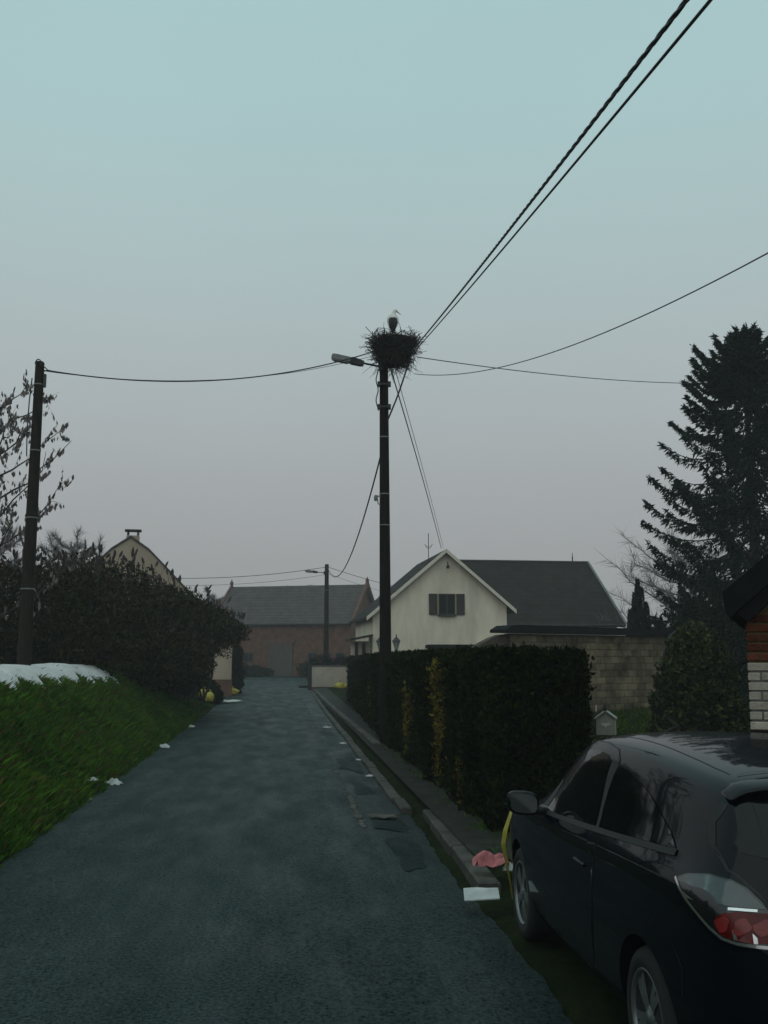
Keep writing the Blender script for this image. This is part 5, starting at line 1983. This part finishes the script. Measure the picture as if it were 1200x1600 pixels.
# ------------------------------------------------------------------ litter and small things
def crumple(name, c, size, m, label, cat, seed, group=None, n=12):
    """thin crumpled sheet with thickness"""
    r = np.random.default_rng(seed)
    V, F = [], []
    ph = r.uniform(0, 6.28, 6)
    dr = r.normal(size=(6, 2)) * 4.5
    for i in range(n + 1):
        for j in range(n + 1):
            u, v = i / n - .5, j / n - .5
            ang = math.atan2(v, u)
            edge = 1 + .16 * math.sin(3 * ang + ph[0]) + .10 * math.sin(7 * ang + ph[1]) + .03 * r.normal()
            f = sum(abs(math.sin(dr[q][0] * u + dr[q][1] * v + ph[q])) / (1 + .4 * q) for q in range(6)) / 3.2
            z = f * size[2] * 1.3 * max(0, 1 - 2.2 * max(abs(u), abs(v)) ** 2.5) + .05 * size[2] * r.random()
            V.append((c[0] + u * size[0] * edge, c[1] + v * size[1] * edge, c[2] + max(.004, z)))
    k = (n + 1) ** 2
    V += [(x, y, z - .006) for x, y, z in V]
    for i in range(n):
        for j in range(n):
            a = i * (n + 1) + j
            F.append([a, a + n + 1, a + n + 2, a + 1])
            F.append([k + a, k + a + 1, k + a + n + 2, k + a + n + 1])
    rim = [i * (n + 1) for i in range(n + 1)] + [n * (n + 1) + j for j in range(1, n + 1)] + [i * (n + 1) + n for i in range(n - 1, -1, -1)] + [j for j in range(n - 1, 0, -1)]
    for p, q in zip(rim, rim[1:] + rim[:1]):
        F.append([p, q, k + q, k + p])
    o = mesh_from(name, V, F, m)
    return tag(o, label, cat, group)


LG = 'litter along the left bank'
for i, (s_, t_, w_, lab, m_) in enumerate((
        (16.9, -2.64, 0.29, 'largest crumpled white paper on the grass at the bank foot', 'paper_white'),
        (15.9, -2.78, 0.16, 'small white paper scrap next to the largest crumpled paper', 'paper_white'),
        (15.2, -2.64, 0.14, 'tiny pale scrap below the two white papers on the bank', 'paper_white'),
        (12.2, -2.64, 0.11, 'single white scrap low on the near grass bank', 'paper_white'),
        (20.3, -2.64, 0.14, 'brownish scrap at the bank foot midway up the road', 'card'),
        (23.6, -2.64, 0.31, 'pale crumpled litter at the far bank foot under the shrubs', 'paper_white'),
        (30.5, -2.64, 0.26, 'faint pale scrap in the shade of the shrub beside the road', 'paper_white'))):
    p = W(s_, t_)
    crumple('paper_scrap', (p.x, p.y, float(terrain(s_, t_)) + .035), (w_, w_ * .8, w_ * .45), m_, lab, 'litter', 90 + i, LG)
GG = 'litter in the right gutter'
for i, (s_, t_, w_, lab) in enumerate(((24.2, 1.42, .14, 'white scrap in the gutter beside the tall pole'), (20.4, 1.50, .10, 'small pale scrap in the gutter nearer than the tall pole'),
                                       (29.5, 1.28, .22, 'pale litter farthest up the right gutter'), (17.6, 1.48, .12, 'little pinkish white scrap in the gutter before the kerb'))):
    p = W(s_, t_)
    crumple('paper_scrap', (p.x, p.y, float(gz(s_)) - .03), (w_, w_ * .7, w_ * .3), 'paper_white', lab, 'litter', 110 + i, GG)
crumple('stone_rubble', tuple(W(13.15, 1.28, -.03)), (.34, .22, .05), 'kerb', 'pale broken mortar lying in the gutter', 'rubble', 118)
# papers lying by the car's front wheel
p = W(9.25, 1.86)
crumple('pink_paper', (p.x, p.y, .06), (.27, .22, .19), 'paper_pink', 'crumpled pink paper on the verge before the car', 'litter', 120)
p2 = W(9.22, 2.02)
crumple('paper_scrap', (p2.x, p2.y, .06), (.12, .12, .09), 'paper_white', 'white scrap tucked beside the pink paper', 'litter', 121)
p = W(8.4, 1.60)
pp = empty('leaflet', (p.x, p.y, .05), 'white folded leaflet lying flat by the front wheel', 'leaflet')
m = MB(); m.prism([(-.14, -.10), (.14, -.09), (.15, .12), (.05, .09), (-.02, .11), (-.13, .13)], lambda a, c, d: Vector((p.x + a, p.y + c, d + .05 * math.sin((a + .14) * 9) * .4 + (c + .1) * .18)), .052, .060)
m.build('sheet', 'paper_white', pp)
# refuse bags far left and at the white wall
def bag(c, size, m, label, seed, group, knot=True):
    root = empty('refuse_bag', c, label, 'bag', group)
    blob('sack', c, size, m, root, seed, .10)
    if knot:
        b = MB()
        t = Vector(c) + Vector((0, 0, size[2] * 1.6))
        b.tube([t + Vector((0, 0, -.05)), t + Vector((.02, 0, .05)), t + Vector((.05, .01, .12))], [.06, .03, .07], 7)
        b.build('knot', m, root)
    return root


YG = 'yellow refuse bags by the road'
g44 = float(terrain(43, -2.9))
bag((-7.15, 42.6, g44 + .12), (.20, .2, .22), 'bag_yellow', 'taller yellow bag at the foot of the dark bush', 130, YG)
bag((-7.45, 42.8, g44 + .28), (.18, .2, .20), 'bag_yellow', 'round yellow bag left of the taller yellow bag', 131, YG)
bag((-7.6, 52.0, float(gz(52)) + .02), (.34, .26, .18), 'bag_yellow', 'yellow bag lying by the cream house corner', 132, YG)
bag((-2.55, 59.4, float(gz(59))), (.30, .25, .22), 'bag_yellow', 'left yellow bag against the low white wall', 133, YG)
bag((-2.05, 59.4, float(gz(59))), (.26, .25, .20), 'bag_yellow', 'right yellow bag against the low white wall', 134, YG)
bag((-8.0, 43.6, g44 + .92), (.16, .14, .13), 'bag_white', 'white plastic bag caught on top of the dark bush', 135, None)
crumple('plastic_sheet', (-6.6, 44.4, float(gz(44)) + .02), (.85, .7, .10), 'bag_white', 'flat white plastic sheet on the road beside the dark bush', 'litter', 136)
# bowed yellow strip standing between car and hedge
m = MB()
P_ = [(1.06, 8.72, .72), (1.03, 8.66, .66), (.985, 8.60, .56), (.965, 8.58, .46), (.985, 8.60, .34), (1.02, 8.62, .16), (1.04, 8.62, .02)]
wv = [.010, .014, .018, .017, .012, .007, .005]
V, F = [], []
for (x, y, z), w_ in zip(P_, wv):
    V += [(x - w_, y, z), (x + w_, y + .01, z), (x + w_, y + .018, z), (x - w_, y + .008, z)]
for i in range(len(P_) - 1):
    for j in range(4):
        F.append([i * 4 + j, i * 4 + (j + 1) % 4, i * 4 + 4 + (j + 1) % 4, i * 4 + 4 + j])
F += [[3, 2, 1, 0], [len(V) - 4 + j for j in range(4)]]
tag(mesh_from('yellow_strip', V, F, 'yellow_strip'), 'bowed yellow strip standing between the car and the hedge', 'strip')

# ------------------------------------------------------------------ haze
hz = MB(); hz.box((0, 80, 8.5), (420, 300, 21))
hzm = bpy.data.materials.new('haze')
hzm.use_nodes = True
hn = hzm.node_tree
hn.nodes.clear()
ho = hn.nodes.new('ShaderNodeOutputMaterial')
hv = hn.nodes.new('ShaderNodeVolumePrincipled')
hv.inputs['Color'].default_value = (.97, .965, .985, 1)
hv.inputs['Density'].default_value = .0012
hv.inputs['Anisotropy'].default_value = 0.0
hn.links.new(hv.outputs[0], ho.inputs['Volume'])
tag(hz.build('haze', hzm, origin=(0, 80, -2)), 'pale even winter haze over the whole street', 'haze', kind='stuff')
